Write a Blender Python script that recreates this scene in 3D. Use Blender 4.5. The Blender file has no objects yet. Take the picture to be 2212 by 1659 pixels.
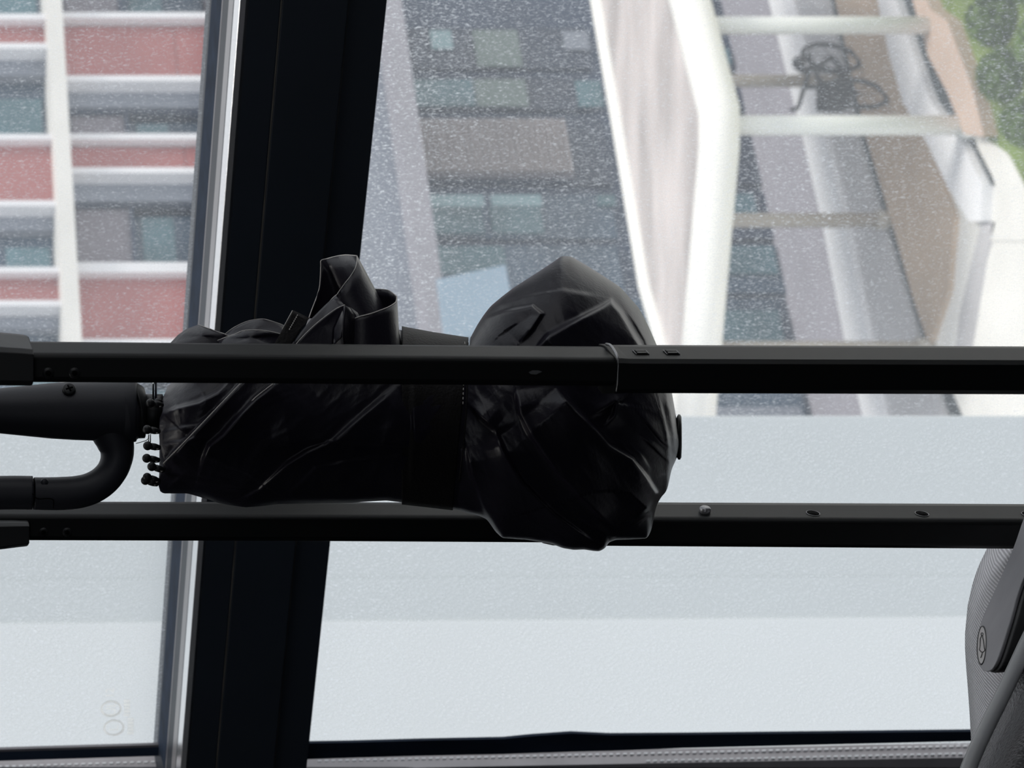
import bpy, bmesh, math, random
import numpy as np
from mathutils import Vector, Matrix
random.seed(7)
R = math.radians
# The photograph was taken with the phone on its side: the top of the world is the LEFT of the frame.
# World: +Z up (frame left), +X (frame top), +Y away from the camera.
F = 4730.0           # focal length in photo pixels
HX, HY = -376.0, 829.5   # where the level line of sight meets the picture plane
CZ = 1.15            # eye height above the carriage floor
SC = bpy.context.scene
COL = SC.collection

# ------------------------------------------------------------------ camera, sky, sun, exposure
cd = bpy.data.cameras.new('camera')
cam = bpy.data.objects.new('camera', cd); COL.objects.link(cam)
cam.matrix_world = Matrix(((0, 1, 0, 0), (0, 0, -1, 0), (-1, 0, 0, CZ), (0, 0, 0, 1)))
cd.sensor_width = 36; cd.lens = 36 * F / 2212
cd.shift_x = (1106 - HX) / 2212
cd.clip_start = .05; cd.clip_end = 300
cd.dof.use_dof = True; cd.dof.focus_distance = 1.04; cd.dof.aperture_fstop = 27
SC.camera = cam
w = bpy.data.worlds.new('sky'); SC.world = w; w.use_nodes = True
wn = w.node_tree; bg = wn.nodes['Background']
gr = wn.nodes.new('ShaderNodeTexNoise'); gr.inputs['Scale'].default_value = 1.3; gr.inputs['Detail'].default_value = 4
rp = wn.nodes.new('ShaderNodeValToRGB')
rp.color_ramp.elements[0].position = .35; rp.color_ramp.elements[0].color = (.78, .83, .90, 1)
rp.color_ramp.elements[1].position = .7; rp.color_ramp.elements[1].color = (.97, .97, .98, 1)
tcw = wn.nodes.new('ShaderNodeTexCoord')
wn.links.new(tcw.outputs['Generated'], gr.inputs['Vector'])
wn.links.new(gr.outputs['Fac'], rp.inputs['Fac']); wn.links.new(rp.outputs['Color'], bg.inputs['Color'])
bg.inputs['Strength'].default_value = 1.15
sd = bpy.data.lights.new('sun', 'SUN'); sd.energy = 2.2; sd.angle = R(12); sd.color = (1, .95, .88)
sun = bpy.data.objects.new('sun', sd); COL.objects.link(sun)
sun.rotation_euler = Vector((-.40, .16, -.90)).to_track_quat('-Z', 'Y').to_euler()
SC.view_settings.view_transform = 'Standard'; SC.view_settings.look = 'None'
SC.view_settings.exposure = -0.22; SC.view_settings.gamma = 1; SC.view_settings.use_curve_mapping = False

FILL = 15   # strength of the added fill light under the ceiling
# ------------------------------------------------------------------ helpers
def P(px, py, Y):
    return Vector((-(py - HY) / F * Y, Y, CZ - (px - HX) / F * Y))
def lin(c):
    return tuple(((v / 255) / 12.92 if v / 255 <= .04045 else ((v / 255 + .055) / 1.055) ** 2.4) for v in c)
def mesh(name, verts, faces, mat, parent=None, smooth=False, recalc=True):
    me = bpy.data.meshes.new(name)
    me.from_pydata([tuple(v) for v in verts], [], faces)
    if recalc:
        bm = bmesh.new(); bm.from_mesh(me)
        bmesh.ops.recalc_face_normals(bm, faces=bm.faces); bm.to_mesh(me); bm.free()
    if smooth: me.polygons.foreach_set('use_smooth', [True] * len(me.polygons))
    me.materials.append(mat)
    o = bpy.data.objects.new(name, me); COL.objects.link(o)
    if parent is not None: attach(o, parent)
    return o
def base_loc(p):
    v = Vector((0, 0, 0))
    while p is not None:
        v += p.location; p = p.parent
    return v
def attach(o, parent):
    o.parent = parent
    o.matrix_parent_inverse = Matrix.Translation(-base_loc(parent)) if parent.type == 'EMPTY' else Matrix.Identity(4)
def thing(name, label, cat, loc=(0, 0, 0), group=None):
    o = bpy.data.objects.new(name, None); COL.objects.link(o)
    o.empty_display_size = .05; o.location = loc; o['label'] = label; o['category'] = cat
    if group: o['group'] = group
    return o
def tag(o, label, cat, group=None):
    o['label'] = label; o['category'] = cat
    if group: o['group'] = group
    return o
def struct(o): o['kind'] = 'structure'; return o
BOXF = [(0, 1, 2, 3), (7, 6, 5, 4), (0, 4, 5, 1), (1, 5, 6, 2), (2, 6, 7, 3), (3, 7, 4, 0)]
def hexa(name, a, b, mat, parent=None, bevel=0):
    """a, b: two rings of four corners"""
    o = mesh(name, list(a) + list(b), BOXF, mat, parent)
    if bevel:
        m = o.modifiers.new('bevel', 'BEVEL'); m.width = bevel; m.segments = 3; m.limit_method = 'ANGLE'
    return o
def box(name, c0, c1, mat, parent=None, bevel=0):
    x0, y0, z0 = c0; x1, y1, z1 = c1
    return hexa(name, [(x0, y0, z0), (x1, y0, z0), (x1, y1, z0), (x0, y1, z0)], [(x0, y0, z1), (x1, y0, z1), (x1, y1, z1), (x0, y1, z1)], mat, parent, bevel)
def prism(name, ring, vec, mat, parent=None, bevel=0):
    n = len(ring); v = [Vector(r) for r in ring]; v += [r + Vector(vec) for r in v]
    f = [tuple(range(n)), tuple(range(2 * n - 1, n - 1, -1))] + [(i, (i + 1) % n, (i + 1) % n + n, i + n) for i in range(n)]
    o = mesh(name, v, f, mat, parent)
    if bevel:
        m = o.modifiers.new('bevel', 'BEVEL'); m.width = bevel; m.segments = 3; m.limit_method = 'ANGLE'
    return o
def tube_geo(pts, rad, n=12, closed=False, cap=True):
    pts = [Vector(p) for p in pts]; N = len(pts)
    if not hasattr(rad, '__len__'): rad = [rad] * N
    verts, faces = [], []; prev = None
    for i, p in enumerate(pts):
        a = pts[i - 1] if (i or closed) else p; b = pts[(i + 1) % N] if (i < N - 1 or closed) else p
        t = (b - a).normalized()
        if prev is None:
            u = t.orthogonal().normalized()
        else:
            u = (prev - t * prev.dot(t)).normalized()
        prev = u; v = t.cross(u)
        for k in range(n):
            an = 2 * math.pi * k / n
            verts.append(p + (u * math.cos(an) + v * math.sin(an)) * rad[i])
    for i in range(N if closed else N - 1):
        j = (i + 1) % N
        for k in range(n):
            k2 = (k + 1) % n
            faces.append((i * n + k, i * n + k2, j * n + k2, j * n + k))
    if not closed and cap:
        faces.append(tuple(range(n))[::-1]); faces.append(tuple(range((N - 1) * n, N * n)))
    return verts, faces
def tube(name, pts, rad, mat, parent=None, n=12, closed=False):
    v, f = tube_geo(pts, rad, n, closed)
    return mesh(name, v, f, mat, parent, smooth=True)
def ring_loft(name, rings, mat, parent=None, smooth=True, cap=True):
    n = len(rings[0]); v = [p for r in rings for p in r]; f = []
    for i in range(len(rings) - 1):
        for k in range(n):
            k2 = (k + 1) % n; f.append((i * n + k, i * n + k2, (i + 1) * n + k2, (i + 1) * n + k))
    if cap: f.append(tuple(range(n))[::-1]); f.append(tuple(range(len(v) - n, len(v))))
    return mesh(name, v, f, mat, parent, smooth)
def catmull(pts, sub=6, closed=False):
    pts = [Vector(p) for p in pts]; n = len(pts); out = []
    for i in range(n if closed else n - 1):
        g = (lambda k: pts[k % n]) if closed else (lambda k: pts[max(0, min(n - 1, k))])
        p0, p1, p2, p3 = g(i - 1), g(i), g(i + 1), g(i + 2)
        for s in range(sub):
            t = s / sub
            out.append(.5 * ((2 * p1) + (-p0 + p2) * t + (2 * p0 - 5 * p1 + 4 * p2 - p3) * t * t + (-p0 + 3 * p1 - 3 * p2 + p3) * t ** 3))
    if not closed: out.append(pts[-1])
    return out

# ------------------------------------------------------------------ materials
def mat(name, rgb, rough=.6, metal=0, spec=.5, noise=None, bump=None, coat=0, sheen=0, stretch=None):
    """rgb linear; noise=(scale, amount) colour mottling; bump=(scale, strength, kind)"""
    m = bpy.data.materials.new(name); m.use_nodes = True; nt = m.node_tree; b = nt.nodes['Principled BSDF']
    b.inputs['Base Color'].default_value = (*rgb, 1); b.inputs['Roughness'].default_value = rough
    b.inputs['Metallic'].default_value = metal; b.inputs['Specular IOR Level'].default_value = spec
    b.inputs['Coat Weight'].default_value = coat; b.inputs['Sheen Weight'].default_value = sheen
    tc = nt.nodes.new('ShaderNodeTexCoord'); vec = tc.outputs['Object']
    if stretch:
        mp = nt.nodes.new('ShaderNodeMapping'); mp.inputs['Scale'].default_value = stretch
        nt.links.new(vec, mp.inputs['Vector']); vec = mp.outputs['Vector']
    if noise:
        n = nt.nodes.new('ShaderNodeTexNoise'); n.inputs['Scale'].default_value = noise[0]; n.inputs['Detail'].default_value = 5
        nt.links.new(vec, n.inputs['Vector'])
        r = nt.nodes.new('ShaderNodeValToRGB'); a = noise[1]
        r.color_ramp.elements[0].position = .3; r.color_ramp.elements[1].position = .7
        r.color_ramp.elements[0].color = (*[c * (1 - a) for c in rgb], 1); r.color_ramp.elements[1].color = (*[min(1, c * (1 + a)) for c in rgb], 1)
        nt.links.new(n.outputs['Fac'], r.inputs['Fac']); nt.links.new(r.outputs['Color'], b.inputs['Base Color'])
    if bump:
        if bump[2] == 'noise':
            t = nt.nodes.new('ShaderNodeTexNoise'); t.inputs['Scale'].default_value = bump[0]; o = t.outputs['Fac']
        elif bump[2] == 'leather':
            t = nt.nodes.new('ShaderNodeTexVoronoi'); t.inputs['Scale'].default_value = bump[0]; o = t.outputs['Distance']
        else:
            t = nt.nodes.new('ShaderNodeTexWave'); t.inputs['Scale'].default_value = bump[0]; t.bands_direction = bump[2]; o = t.outputs['Fac']
        nt.links.new(vec, t.inputs['Vector'])
        bn = nt.nodes.new('ShaderNodeBump'); bn.inputs['Strength'].default_value = bump[1]; bn.inputs['Distance'].default_value = .001
        nt.links.new(o, bn.inputs['Height']); nt.links.new(bn.outputs['Normal'], b.inputs['Normal'])
    return m
M = {}
M['trim_black'] = mat('trim_black', lin((28, 36, 47)), .5, noise=(9, .15))
M['wall_dark'] = mat('wall_dark', lin((34, 38, 44)), .7, noise=(6, .15))
M['seam'] = mat('seam', lin((62, 60, 56)), .6, noise=(30, .5))
M['rubber'] = mat('rubber', lin((34, 45, 62)), .75, spec=.15, noise=(60, .3), stretch=(1, 1, .2))
M['alu'] = mat('alu', lin((150, 148, 150)), .38, metal=.6, noise=(40, .18), stretch=(.2, .2, 1))
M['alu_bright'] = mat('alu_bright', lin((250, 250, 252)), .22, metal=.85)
M['spacer'] = mat('spacer', lin((120, 118, 122)), .4, metal=.4, noise=(40, .1))
M['spacer_lit'] = mat('spacer_lit_grey', lin((176, 174, 178)), .5, metal=.1, noise=(40, .1))  # lighter spacer copy, daylight between the panes put into its grey
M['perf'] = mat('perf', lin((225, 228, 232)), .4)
M['tube'] = mat('tube_anodised', lin((13, 15, 16)), .48, metal=0, spec=.2, noise=(20, .08), stretch=(1, 1, .1))
M['plastic'] = mat('black_plastic', lin((22, 23, 25)), .45, spec=.35)
M['matte'] = mat('matte_black_handle', lin((40, 41, 48)), .52, spec=.45, bump=(900, .05, 'noise'))
M['hole'] = mat('hole_dark', (.001, .001, .001), .9, spec=.1)
M['chrome'] = mat('chrome', lin((205, 212, 216)), .18, metal=1)
M['pin'] = mat('steel_pin', lin((150, 150, 152)), .35, metal=.7)
M['fabric'] = mat('umbrella_fabric', lin((27, 25, 35)), .36, spec=.32, sheen=0, bump=(700, .10, 'noise'))
M['strap'] = mat('umbrella_strap', lin((17, 15, 16)), .6, spec=.25, bump=(900, .3, 'noise'))
M['hem_glint'] = mat('thread_and_edge_glint', lin((190, 186, 182)), .7)  # stitch thread, and the painted highlight along cloth edges
M['bagfab'] = mat('bag_fabric', lin((128, 127, 132)), .6, spec=.4)
M['tab'] = mat('tab_rubber', lin((124, 124, 128)), .5, noise=(60, .08))
M['tabdark'] = mat('tab_side', lin((16, 17, 19)), .6)
M['piping'] = mat('bag_piping', lin((150, 152, 154)), .42, spec=.5)
M['leather'] = mat('bag_leather', lin((42, 41, 44)), .45, spec=.5, bump=(700, .8, 'leather'))
M['badge'] = mat('badge_metal', lin((170, 168, 166)), .4, metal=.3)
M['shell'] = mat('bag_shell', lin((45, 46, 50)), .6, bump=(400, .3, 'noise'))
# ribbed knit of the bag side: fine raised rows
def ribbed(m, scale):
    nt = m.node_tree; b = nt.nodes['Principled BSDF']; tc = nt.nodes.new('ShaderNodeTexCoord')
    mp = nt.nodes.new('ShaderNodeMapping'); mp.inputs['Rotation'].default_value = (0, R(12), 0)
    wv = nt.nodes.new('ShaderNodeTexWave'); wv.bands_direction = 'X'; wv.inputs['Scale'].default_value = scale
    wv.inputs['Distortion'].default_value = 3; wv.inputs['Detail Scale'].default_value = .06
    w2 = nt.nodes.new('ShaderNodeTexWave'); w2.bands_direction = 'Z'; w2.inputs['Scale'].default_value = scale * 1.3
    ad = nt.nodes.new('ShaderNodeMath'); ad.operation = 'MULTIPLY_ADD'; ad.inputs[1].default_value = .35
    bn = nt.nodes.new('ShaderNodeBump'); bn.inputs['Strength'].default_value = .8; bn.inputs['Distance'].default_value = .0006
    nt.links.new(tc.outputs['Object'], mp.inputs['Vector']); nt.links.new(mp.outputs['Vector'], wv.inputs['Vector']); nt.links.new(mp.outputs['Vector'], w2.inputs['Vector'])
    nt.links.new(w2.outputs['Fac'], ad.inputs[0]); nt.links.new(wv.outputs['Fac'], ad.inputs[2])
    nt.links.new(ad.outputs[0], bn.inputs['Height']); nt.links.new(bn.outputs['Normal'], b.inputs['Normal'])
    mx = nt.nodes.new('ShaderNodeValToRGB'); c = lin((224, 223, 228)); d = lin((158, 157, 162))
    mx.color_ramp.elements[0].color = (*d, 1); mx.color_ramp.elements[1].color = (*c, 1)
    nt.links.new(wv.outputs['Fac'], mx.inputs['Fac']); nt.links.new(mx.outputs['Color'], b.inputs['Base Color'])
ribbed(M['bagfab'], 270)
# outside
M['red'] = mat('red_render', lin((166, 104, 102)), .8, noise=(1.2, .10))
M['fin'] = mat('white_fin', lin((232, 232, 236)), .6, noise=(2, .04))
M['slab'] = mat('pale_slab', lin((226, 224, 220)), .7, noise=(1.5, .06))
M['slab2'] = mat('grey_slab', lin((150, 148, 156)), .7, noise=(1.5, .08))
M['band'] = mat('grey_band', lin((128, 134, 146)), .6, noise=(1.5, .06))
M['greypanel'] = mat('grey_panel', lin((122, 116, 124)), .7, noise=(1.2, .10))
M['glassdark'] = mat('far_glass', lin((42, 68, 90)), .15, spec=.6, noise=(.9, .45))
M['glassteal'] = mat('far_glass_teal', lin((70, 106, 116)), .2, spec=.6, noise=(1.3, .35))
M['glassdeep'] = mat('far_glass_deep', lin((28, 44, 68)), .2, spec=.5, noise=(1.0, .3))
M['navy'] = mat('navy_frame', lin((34, 54, 82)), .5, noise=(1.5, .1))
M['olive'] = mat('olive_blind', lin((112, 126, 122)), .7, noise=(1.5, .06))
M['tealpale'] = mat('pale_teal_blind', lin((138, 166, 172)), .6, noise=(1.2, .06))
M['louvre'] = mat('louvre_taupe', lin((150, 142, 142)), .6, noise=(2, .06))
M['bluepanel'] = mat('pale_blue_panel', lin((146, 168, 186)), .6, noise=(2, .05))
M['canopy'] = mat('canopy_membrane', lin((206, 197, 194)), .6, noise=(1.5, .30), stretch=(.55, 2.6, 1))
M['canopyedge'] = mat('canopy_edge', lin((252, 250, 244)), .5, noise=(2, .02))
M['pole'] = mat('white_pole', lin((236, 238, 234)), .45, noise=(2, .03))
M['pole2'] = mat('beige_pole', lin((176, 168, 156)), .6, noise=(2, .05))
M['pave'] = mat('pale_paving', lin((242, 240, 235)), .8, noise=(1.1, .10))
M['tan'] = mat('tan_paving', lin((196, 174, 152)), .85, noise=(1.3, .12))
M['lav'] = mat('lavender_grey_paving', lin((158, 154, 163)), .8, noise=(1.5, .08))
M['white_strip'] = mat('white_stone', lin((242, 242, 245)), .7, noise=(1.2, .10))
M['midgrey'] = mat('mid_grey_stone', lin((196, 194, 196)), .8, noise=(1.2, .12))
M['dark_line'] = mat('dark_gutter', lin((52, 60, 64)), .7, noise=(3, .2))
M['pink'] = mat('pink_kerb', lin((206, 182, 166)), .8, noise=(1.5, .08))
M['leaf'] = mat('leaf', lin((96, 122, 50)), .6, noise=(.8, .55))
M['lawn'] = mat('lawn_green', lin((112, 132, 62)), .9, noise=(2.2, .35))
M['leafdark'] = mat('shrub_core', lin((44, 66, 30)), .8, noise=(2, .3))
M['bike'] = mat('bike_black', lin((30, 32, 34)), .5)
M['wallout'] = mat('pale_panel_wall', lin((209, 214, 215)), .7, noise=(2.2, .02), stretch=(1, 1, .3))
M['wallout2'] = mat('pale_panel_wall_light', lin((232, 235, 235)), .7, noise=(2.2, .02), stretch=(1, 1, .3))
# window glass: clear with dried dust specks and streaks that scatter the daylight behind
def dirty_glass():
    m = bpy.data.materials.new('dusty_glass'); m.use_nodes = True; nt = m.node_tree; nt.nodes.clear()
    N = nt.nodes.new; L = nt.links.new
    out = N('ShaderNodeOutputMaterial'); tr = N('ShaderNodeBsdfTransparent'); tr.inputs['Color'].default_value = (.97, .985, .985, 1)
    tl = N('ShaderNodeBsdfTranslucent'); tl.inputs['Color'].default_value = (.90, .95, 1, 1)
    gl = N('ShaderNodeBsdfGlossy'); gl.inputs['Roughness'].default_value = .02
    mx = N('ShaderNodeMixShader'); mg = N('ShaderNodeMixShader'); mg.inputs['Fac'].default_value = .015
    tc = N('ShaderNodeTexCoord'); mp = N('ShaderNodeMapping'); mp.inputs['Rotation'].default_value = (0, R(6), 0); mp.inputs['Scale'].default_value = (1, 1, .42)
    L(tc.outputs['Object'], mp.inputs['Vector'])
    def speck(scale, lo, hi, gain):
        n = N('ShaderNodeTexNoise'); n.inputs['Scale'].default_value = scale; n.inputs['Detail'].default_value = 3; n.inputs['Roughness'].default_value = .6; n.inputs['Distortion'].default_value = .6
        L(mp.outputs['Vector'], n.inputs['Vector'])
        r = N('ShaderNodeMapRange'); r.inputs['From Min'].default_value = lo; r.inputs['From Max'].default_value = hi; r.inputs['To Max'].default_value = gain
        L(n.outputs['Fac'], r.inputs['Value']); return r.outputs['Result']
    def dots(scale, size, gain, dens):
        v = N('ShaderNodeTexVoronoi'); v.inputs['Scale'].default_value = scale; L(mp.outputs['Vector'], v.inputs['Vector'])
        r = N('ShaderNodeMapRange'); r.inputs['From Min'].default_value = size; r.inputs['From Max'].default_value = size * .4; r.inputs['To Max'].default_value = gain
        L(v.outputs['Distance'], r.inputs['Value'])
        s = N('ShaderNodeSeparateColor'); L(v.outputs['Color'], s.inputs['Color'])
        g = N('ShaderNodeMath'); g.operation = 'LESS_THAN'; g.inputs[1].default_value = dens; L(s.outputs['Red'], g.inputs[0])
        k = N('ShaderNodeMath'); k.operation = 'MULTIPLY'; L(r.outputs['Result'], k.inputs[0]); L(g.outputs[0], k.inputs[1])
        return k.outputs[0]
    def add(a, b):
        k = N('ShaderNodeMath'); k.operation = 'ADD'; L(a, k.inputs[0]); L(b, k.inputs[1]); return k.outputs[0]
    s1 = speck(820, .54, .78, .55)
    s2 = dots(480, .20, .24, .28)
    s3 = speck(1300, .5, .8, .30)
    # heavier dirt in patches (dried splashes)
    pn = N('ShaderNodeTexNoise'); pn.inputs['Scale'].default_value = 4; pn.inputs['Detail'].default_value = 3; L(tc.outputs['Object'], pn.inputs['Vector'])
    pr = N('ShaderNodeMapRange'); pr.inputs['From Min'].default_value = .35; pr.inputs['From Max'].default_value = .7; pr.inputs['To Min'].default_value = .5; pr.inputs['To Max'].default_value = 1.25
    L(pn.outputs['Fac'], pr.inputs['Value'])
    sp = N('ShaderNodeSeparateXYZ'); L(tc.outputs['Object'], sp.inputs['Vector'])
    dz = N('ShaderNodeMapRange'); dz.inputs['From Min'].default_value = .705; dz.inputs['From Max'].default_value = .785; dz.inputs['To Max'].default_value = .9; L(sp.outputs['Z'], dz.inputs['Value'])
    dz2 = N('ShaderNodeMath'); dz2.operation = 'LESS_THAN'; dz2.inputs[1].default_value = .83; L(sp.outputs['Z'], dz2.inputs[0])
    dz3 = N('ShaderNodeMath'); dz3.operation = 'MULTIPLY'; L(dz.outputs['Result'], dz3.inputs[0]); L(dz2.outputs[0], dz3.inputs[1])
    t = add(add(s1, s2), s3); prr = add(pr.outputs['Result'], dz3.outputs[0]); k = N('ShaderNodeMath'); k.operation = 'MULTIPLY'; L(t, k.inputs[0]); L(prr, k.inputs[1])
    a = N('ShaderNodeMath'); a.operation = 'ADD'; a.use_clamp = True; a.inputs[1].default_value = .17; L(k.outputs[0], a.inputs[0])
    L(a.outputs[0], mx.inputs['Fac']); L(tr.outputs[0], mx.inputs[1]); L(tl.outputs[0], mx.inputs[2])
    L(mx.outputs[0], mg.inputs[1]); L(gl.outputs[0], mg.inputs[2]); L(mg.outputs[0], out.inputs['Surface'])
    return m
M['glass'] = dirty_glass()
m = bpy.data.materials.new('clear_glass_face'); m.use_nodes = True; nt = m.node_tree; nt.nodes.clear()
o_ = nt.nodes.new('ShaderNodeOutputMaterial'); t_ = nt.nodes.new('ShaderNodeBsdfTransparent'); nt.links.new(t_.outputs[0], o_.inputs['Surface'])
M['clear'] = m
m = bpy.data.materials.new('etched_mark'); m.use_nodes = True; nt = m.node_tree; nt.nodes.clear()
o_ = nt.nodes.new('ShaderNodeOutputMaterial'); t_ = nt.nodes.new('ShaderNodeBsdfTranslucent'); t2_ = nt.nodes.new('ShaderNodeBsdfTransparent'); x_ = nt.nodes.new('ShaderNodeMixShader')
t_.inputs['Color'].default_value = (1, 1, .98, 1); x_.inputs['Fac'].default_value = .8
nt.links.new(t2_.outputs[0], x_.inputs[1]); nt.links.new(t_.outputs[0], x_.inputs[2]); nt.links.new(x_.outputs[0], o_.inputs['Surface'])
M['etch'] = m

# ------------------------------------------------------------------ window wall geometry
TW = .44; YW = 1.5          # the window wall runs at an angle: Y grows towards -X
def yw(py, off=0.0): return (YW - off * math.sqrt(1 + TW * TW)) / (1 - TW * (py - HY) / F)
def W(px, py, off=0.0): return P(px, py, yw(py, off))
WDIR = Vector((-1, TW, 0)).normalized()          # along the wall, towards frame bottom
WN = Vector((-TW, -1, 0)).normalized()           # into the room
def WZ(pxref, py, off=0.0):
    """point on the window plane at the height that reads pxref where the wall is straight ahead"""
    y = yw(py, off); z = CZ - (pxref - HX) / F * YW
    return Vector((-(py - HY) / F * y, y, z))
def wquad(name, pts, off, th, mt, parent=None, bevel=0):
    """pts: four corners (pxref, py); the piece stands between off-th and off from the window plane"""
    a = [WZ(*p, 0) + WN * off for p in pts]; b = [v - WN * th for v in a]
    return hexa(name, a, b, mt, parent, bevel)
def wpix(name, pts, off, th, mt, parent=None, bevel=0):
    a = [W(px, py, off) for px, py in pts]; b = [v - WN * th for v in a]
    return hexa(name, a, b, mt, parent, bevel)
HI, LO = -3500, 2900      # reference heights of opening top and bottom (2.0 m / .12 m)
TOPY = -3400              # far side of the opening towards frame top
# room shell
x1, xl = 1.35, -1.0
def wall_pt(x, z): return Vector((x, YW - TW * x, z))
ya, yb = YW - TW * x1, YW - TW * xl
fl = [(x1, -1.3, 0), (x1, ya, 0), (xl, yb, 0), (xl, -1.3, 0)]
struct(prism('floor', fl, (0, 0, -.06), M['wall_dark']))
struct(prism('ceiling', [(a, b, 2.3) for a, b, c in fl], (0, 0, .06), M['wall_dark']))
wb = struct(box('wall_back', (xl, -1.36, 0), (x1, -1.3, 1.35), M['wall_dark']))
box('header_panel', (xl, -1.36, 1.95), (x1, -1.3, 2.3), M['wall_dark'], wb)
box('window_post', (.1, -1.36, 1.35), (.2, -1.3, 1.95), M['wall_dark'], wb)
struct(box('wall_left', (xl - .06, -1.36, 0), (xl, yb, 2.3), M['wall_dark']))
wr = box('wall_right', (x1, -1.36, 0), (x1 + .06, -.55, 2.3), M['wall_dark']); struct(wr)
box('sill_panel', (x1, -.55, 0), (x1 + .06, ya, .75), M['wall_dark'], wr)
box('header_panel', (x1, -.55, 1.95), (x1 + .06, ya, 2.3), M['wall_dark'], wr)
# unseen fill light added under the ceiling to brighten the bag
fillt = thing('fill_light', 'unseen fill light strip added under the ceiling to brighten the bag', 'light', (-.25, 1.12, 2.3))
box('fill_housing', (-.85, 1.04, 2.262), (.35, 1.20, 2.3), M['wall_dark'], fillt, .005)
me_ = bpy.data.materials.new('fill_emitter'); me_.use_nodes = True; b_ = me_.node_tree.nodes['Principled BSDF']
b_.inputs['Emission Color'].default_value = (1, .97, .93, 1); b_.inputs['Emission Strength'].default_value = FILL
box('fill_diffuser', (-.82, 1.07, 2.252), (.32, 1.17, 2.262), me_, fillt)
# window wall around the opening
def zref(z): return HX + (CZ - z) / YW * F
pyl = lambda x: HY - x * F / (YW - TW * x)
PR, PL = pyl(x1), pyl(xl)
ww = wquad('wall_front', [(zref(2.3), PL), (zref(0), PL), (zref(0), 1655), (zref(2.3), 1655)], .045, .044, M['trim_black']); struct(ww)
wquad('lower_panel', [(LO, 1655), (zref(0), 1655), (zref(0), PR), (LO, PR)], .045, .044, M['trim_black'], ww)
wquad('upper_panel', [(zref(2.3), 1655), (HI, 1655), (HI, PR), (zref(2.3), PR)], .045, .044, M['trim_black'], ww)
wquad('side_panel', [(HI, PR + 120), (LO, PR + 120), (LO, PR), (HI, PR)], .045, .044, M['trim_black'], ww)
# the transom between the two panes (a wide dark bar)
# (it stands .093 into the room; its upper ledge, seen from above, carries the rubber and the metal rails)
def LP(z_ref, py, off):          # point at the fixed height of z_ref (read on the glass plane), moved into the room
    return WZ(z_ref, py, 0) + WN * off
def ledge(name, ra, oa, rb, ob, p0, p1, mt, parent, drop=.004, bevel=.0006):
    """ledge strip whose near edge stands ob and far edge oa in front of the glass"""
    A = [LP(ra, p0, oa), LP(ra, p1, oa), LP(rb, p1, ob), LP(rb, p0, ob)]
    B = [v + Vector((0, 0, -drop)) for v in A]
    return hexa(name, A, B, mt, parent, bevel)
OT = .093
def atoff(px, off): return (px - HX) * (YW - off * math.sqrt(1 + TW * TW)) / YW + HX   # reference height of something seen at px when it stands off
RL = 397; RR = atoff(749, OT)
tr = wquad('trim_1', [(RL + .6, PR), (RL + .6, 1900), (RR, 1900), (RR, PR)], OT, OT + .02, M['trim_black']); struct(tr)
c0, c1, c2, c3 = atoff(463, OT), atoff(536.5, OT), atoff(538, OT), atoff(672, OT)
wquad('cover_strip', [(c2, PR), (c2, 1655), (c3, 1655), (c3, PR)], OT + .0016, .004, M['trim_black'], tr, .0008)
wquad('cover_strip', [(c0, PR), (c0, 1655), (c1, 1655), (c1, PR)], OT + .0010, .004, M['trim_black'], tr, .0008)
tube('dust_line', [LP(c1 + .7, y, OT + .0012) for y in range(-500, 1700, 100)], .0004, M['seam'], tr, 6)
tube('dust_line', [LP(c3 + .5, y, OT + .0010) for y in range(-500, 1700, 100)], .0002, M['seam'], tr, 6)
wn1 = thing('window_1', 'x', 'x', WZ(0, 830)); struct(wn1)
for n_ in ('label', 'category'): del wn1[n_]
ledge('gasket', 397, .0, RL, .036, PR, 1608, M['rubber'], wn1, .006)
ledge('spacer_rail', RL, .036, RL, .040, PR, 1660, M['spacer'], wn1)
ledge('frame_rail', RL + 1.2, .040, RL + 1.2, .060, PR, 1660, M['alu'], wn1)
ledge('frame_rail', RL - .6, .060, RL + .8, .076, PR, 1660, M['alu'], wn1)
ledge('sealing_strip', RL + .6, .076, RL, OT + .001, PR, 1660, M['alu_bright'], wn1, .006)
# glazing of both panes
def pane(name, pts, parent):
    a = [WZ(*p, 0) for p in pts]; b = [v - WN * .006 for v in a]
    o = mesh(name, a + b, BOXF, M['glass'], parent)
    o.data.materials.append(M['clear'])
    for p in o.data.polygons:
        p.material_index = 0 if p.normal.dot(-WN) > .9 else 1
    return o
g1 = pane('pane', [(HI, PR), (HI, 1625), (410, 1625), (410, PR)], wn1)
wn2 = thing('window_2', 'x', 'x', WZ(1500, 830)); struct(wn2)
for n_ in ('label', 'category'): del wn2[n_]
g2 = pane('pane', [(RR - 3, PR), (RR - 3, 1618), (LO, 1618), (LO, PR)], wn2)
wquad('frame_rail', [(RR - 2, PR), (RR - 2, 1640), (RR + 3.5, 1640), (RR + 3.5, PR)], OT - .004, .02, M['spacer'], wn2, .0005)
wquad('gasket', [(RR + 3.5, PR), (RR + 3.5, 1600), (RR + 6, 1600), (RR + 6, PR)], OT - .008, .02, M['rubber'], wn2, .0005)
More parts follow.
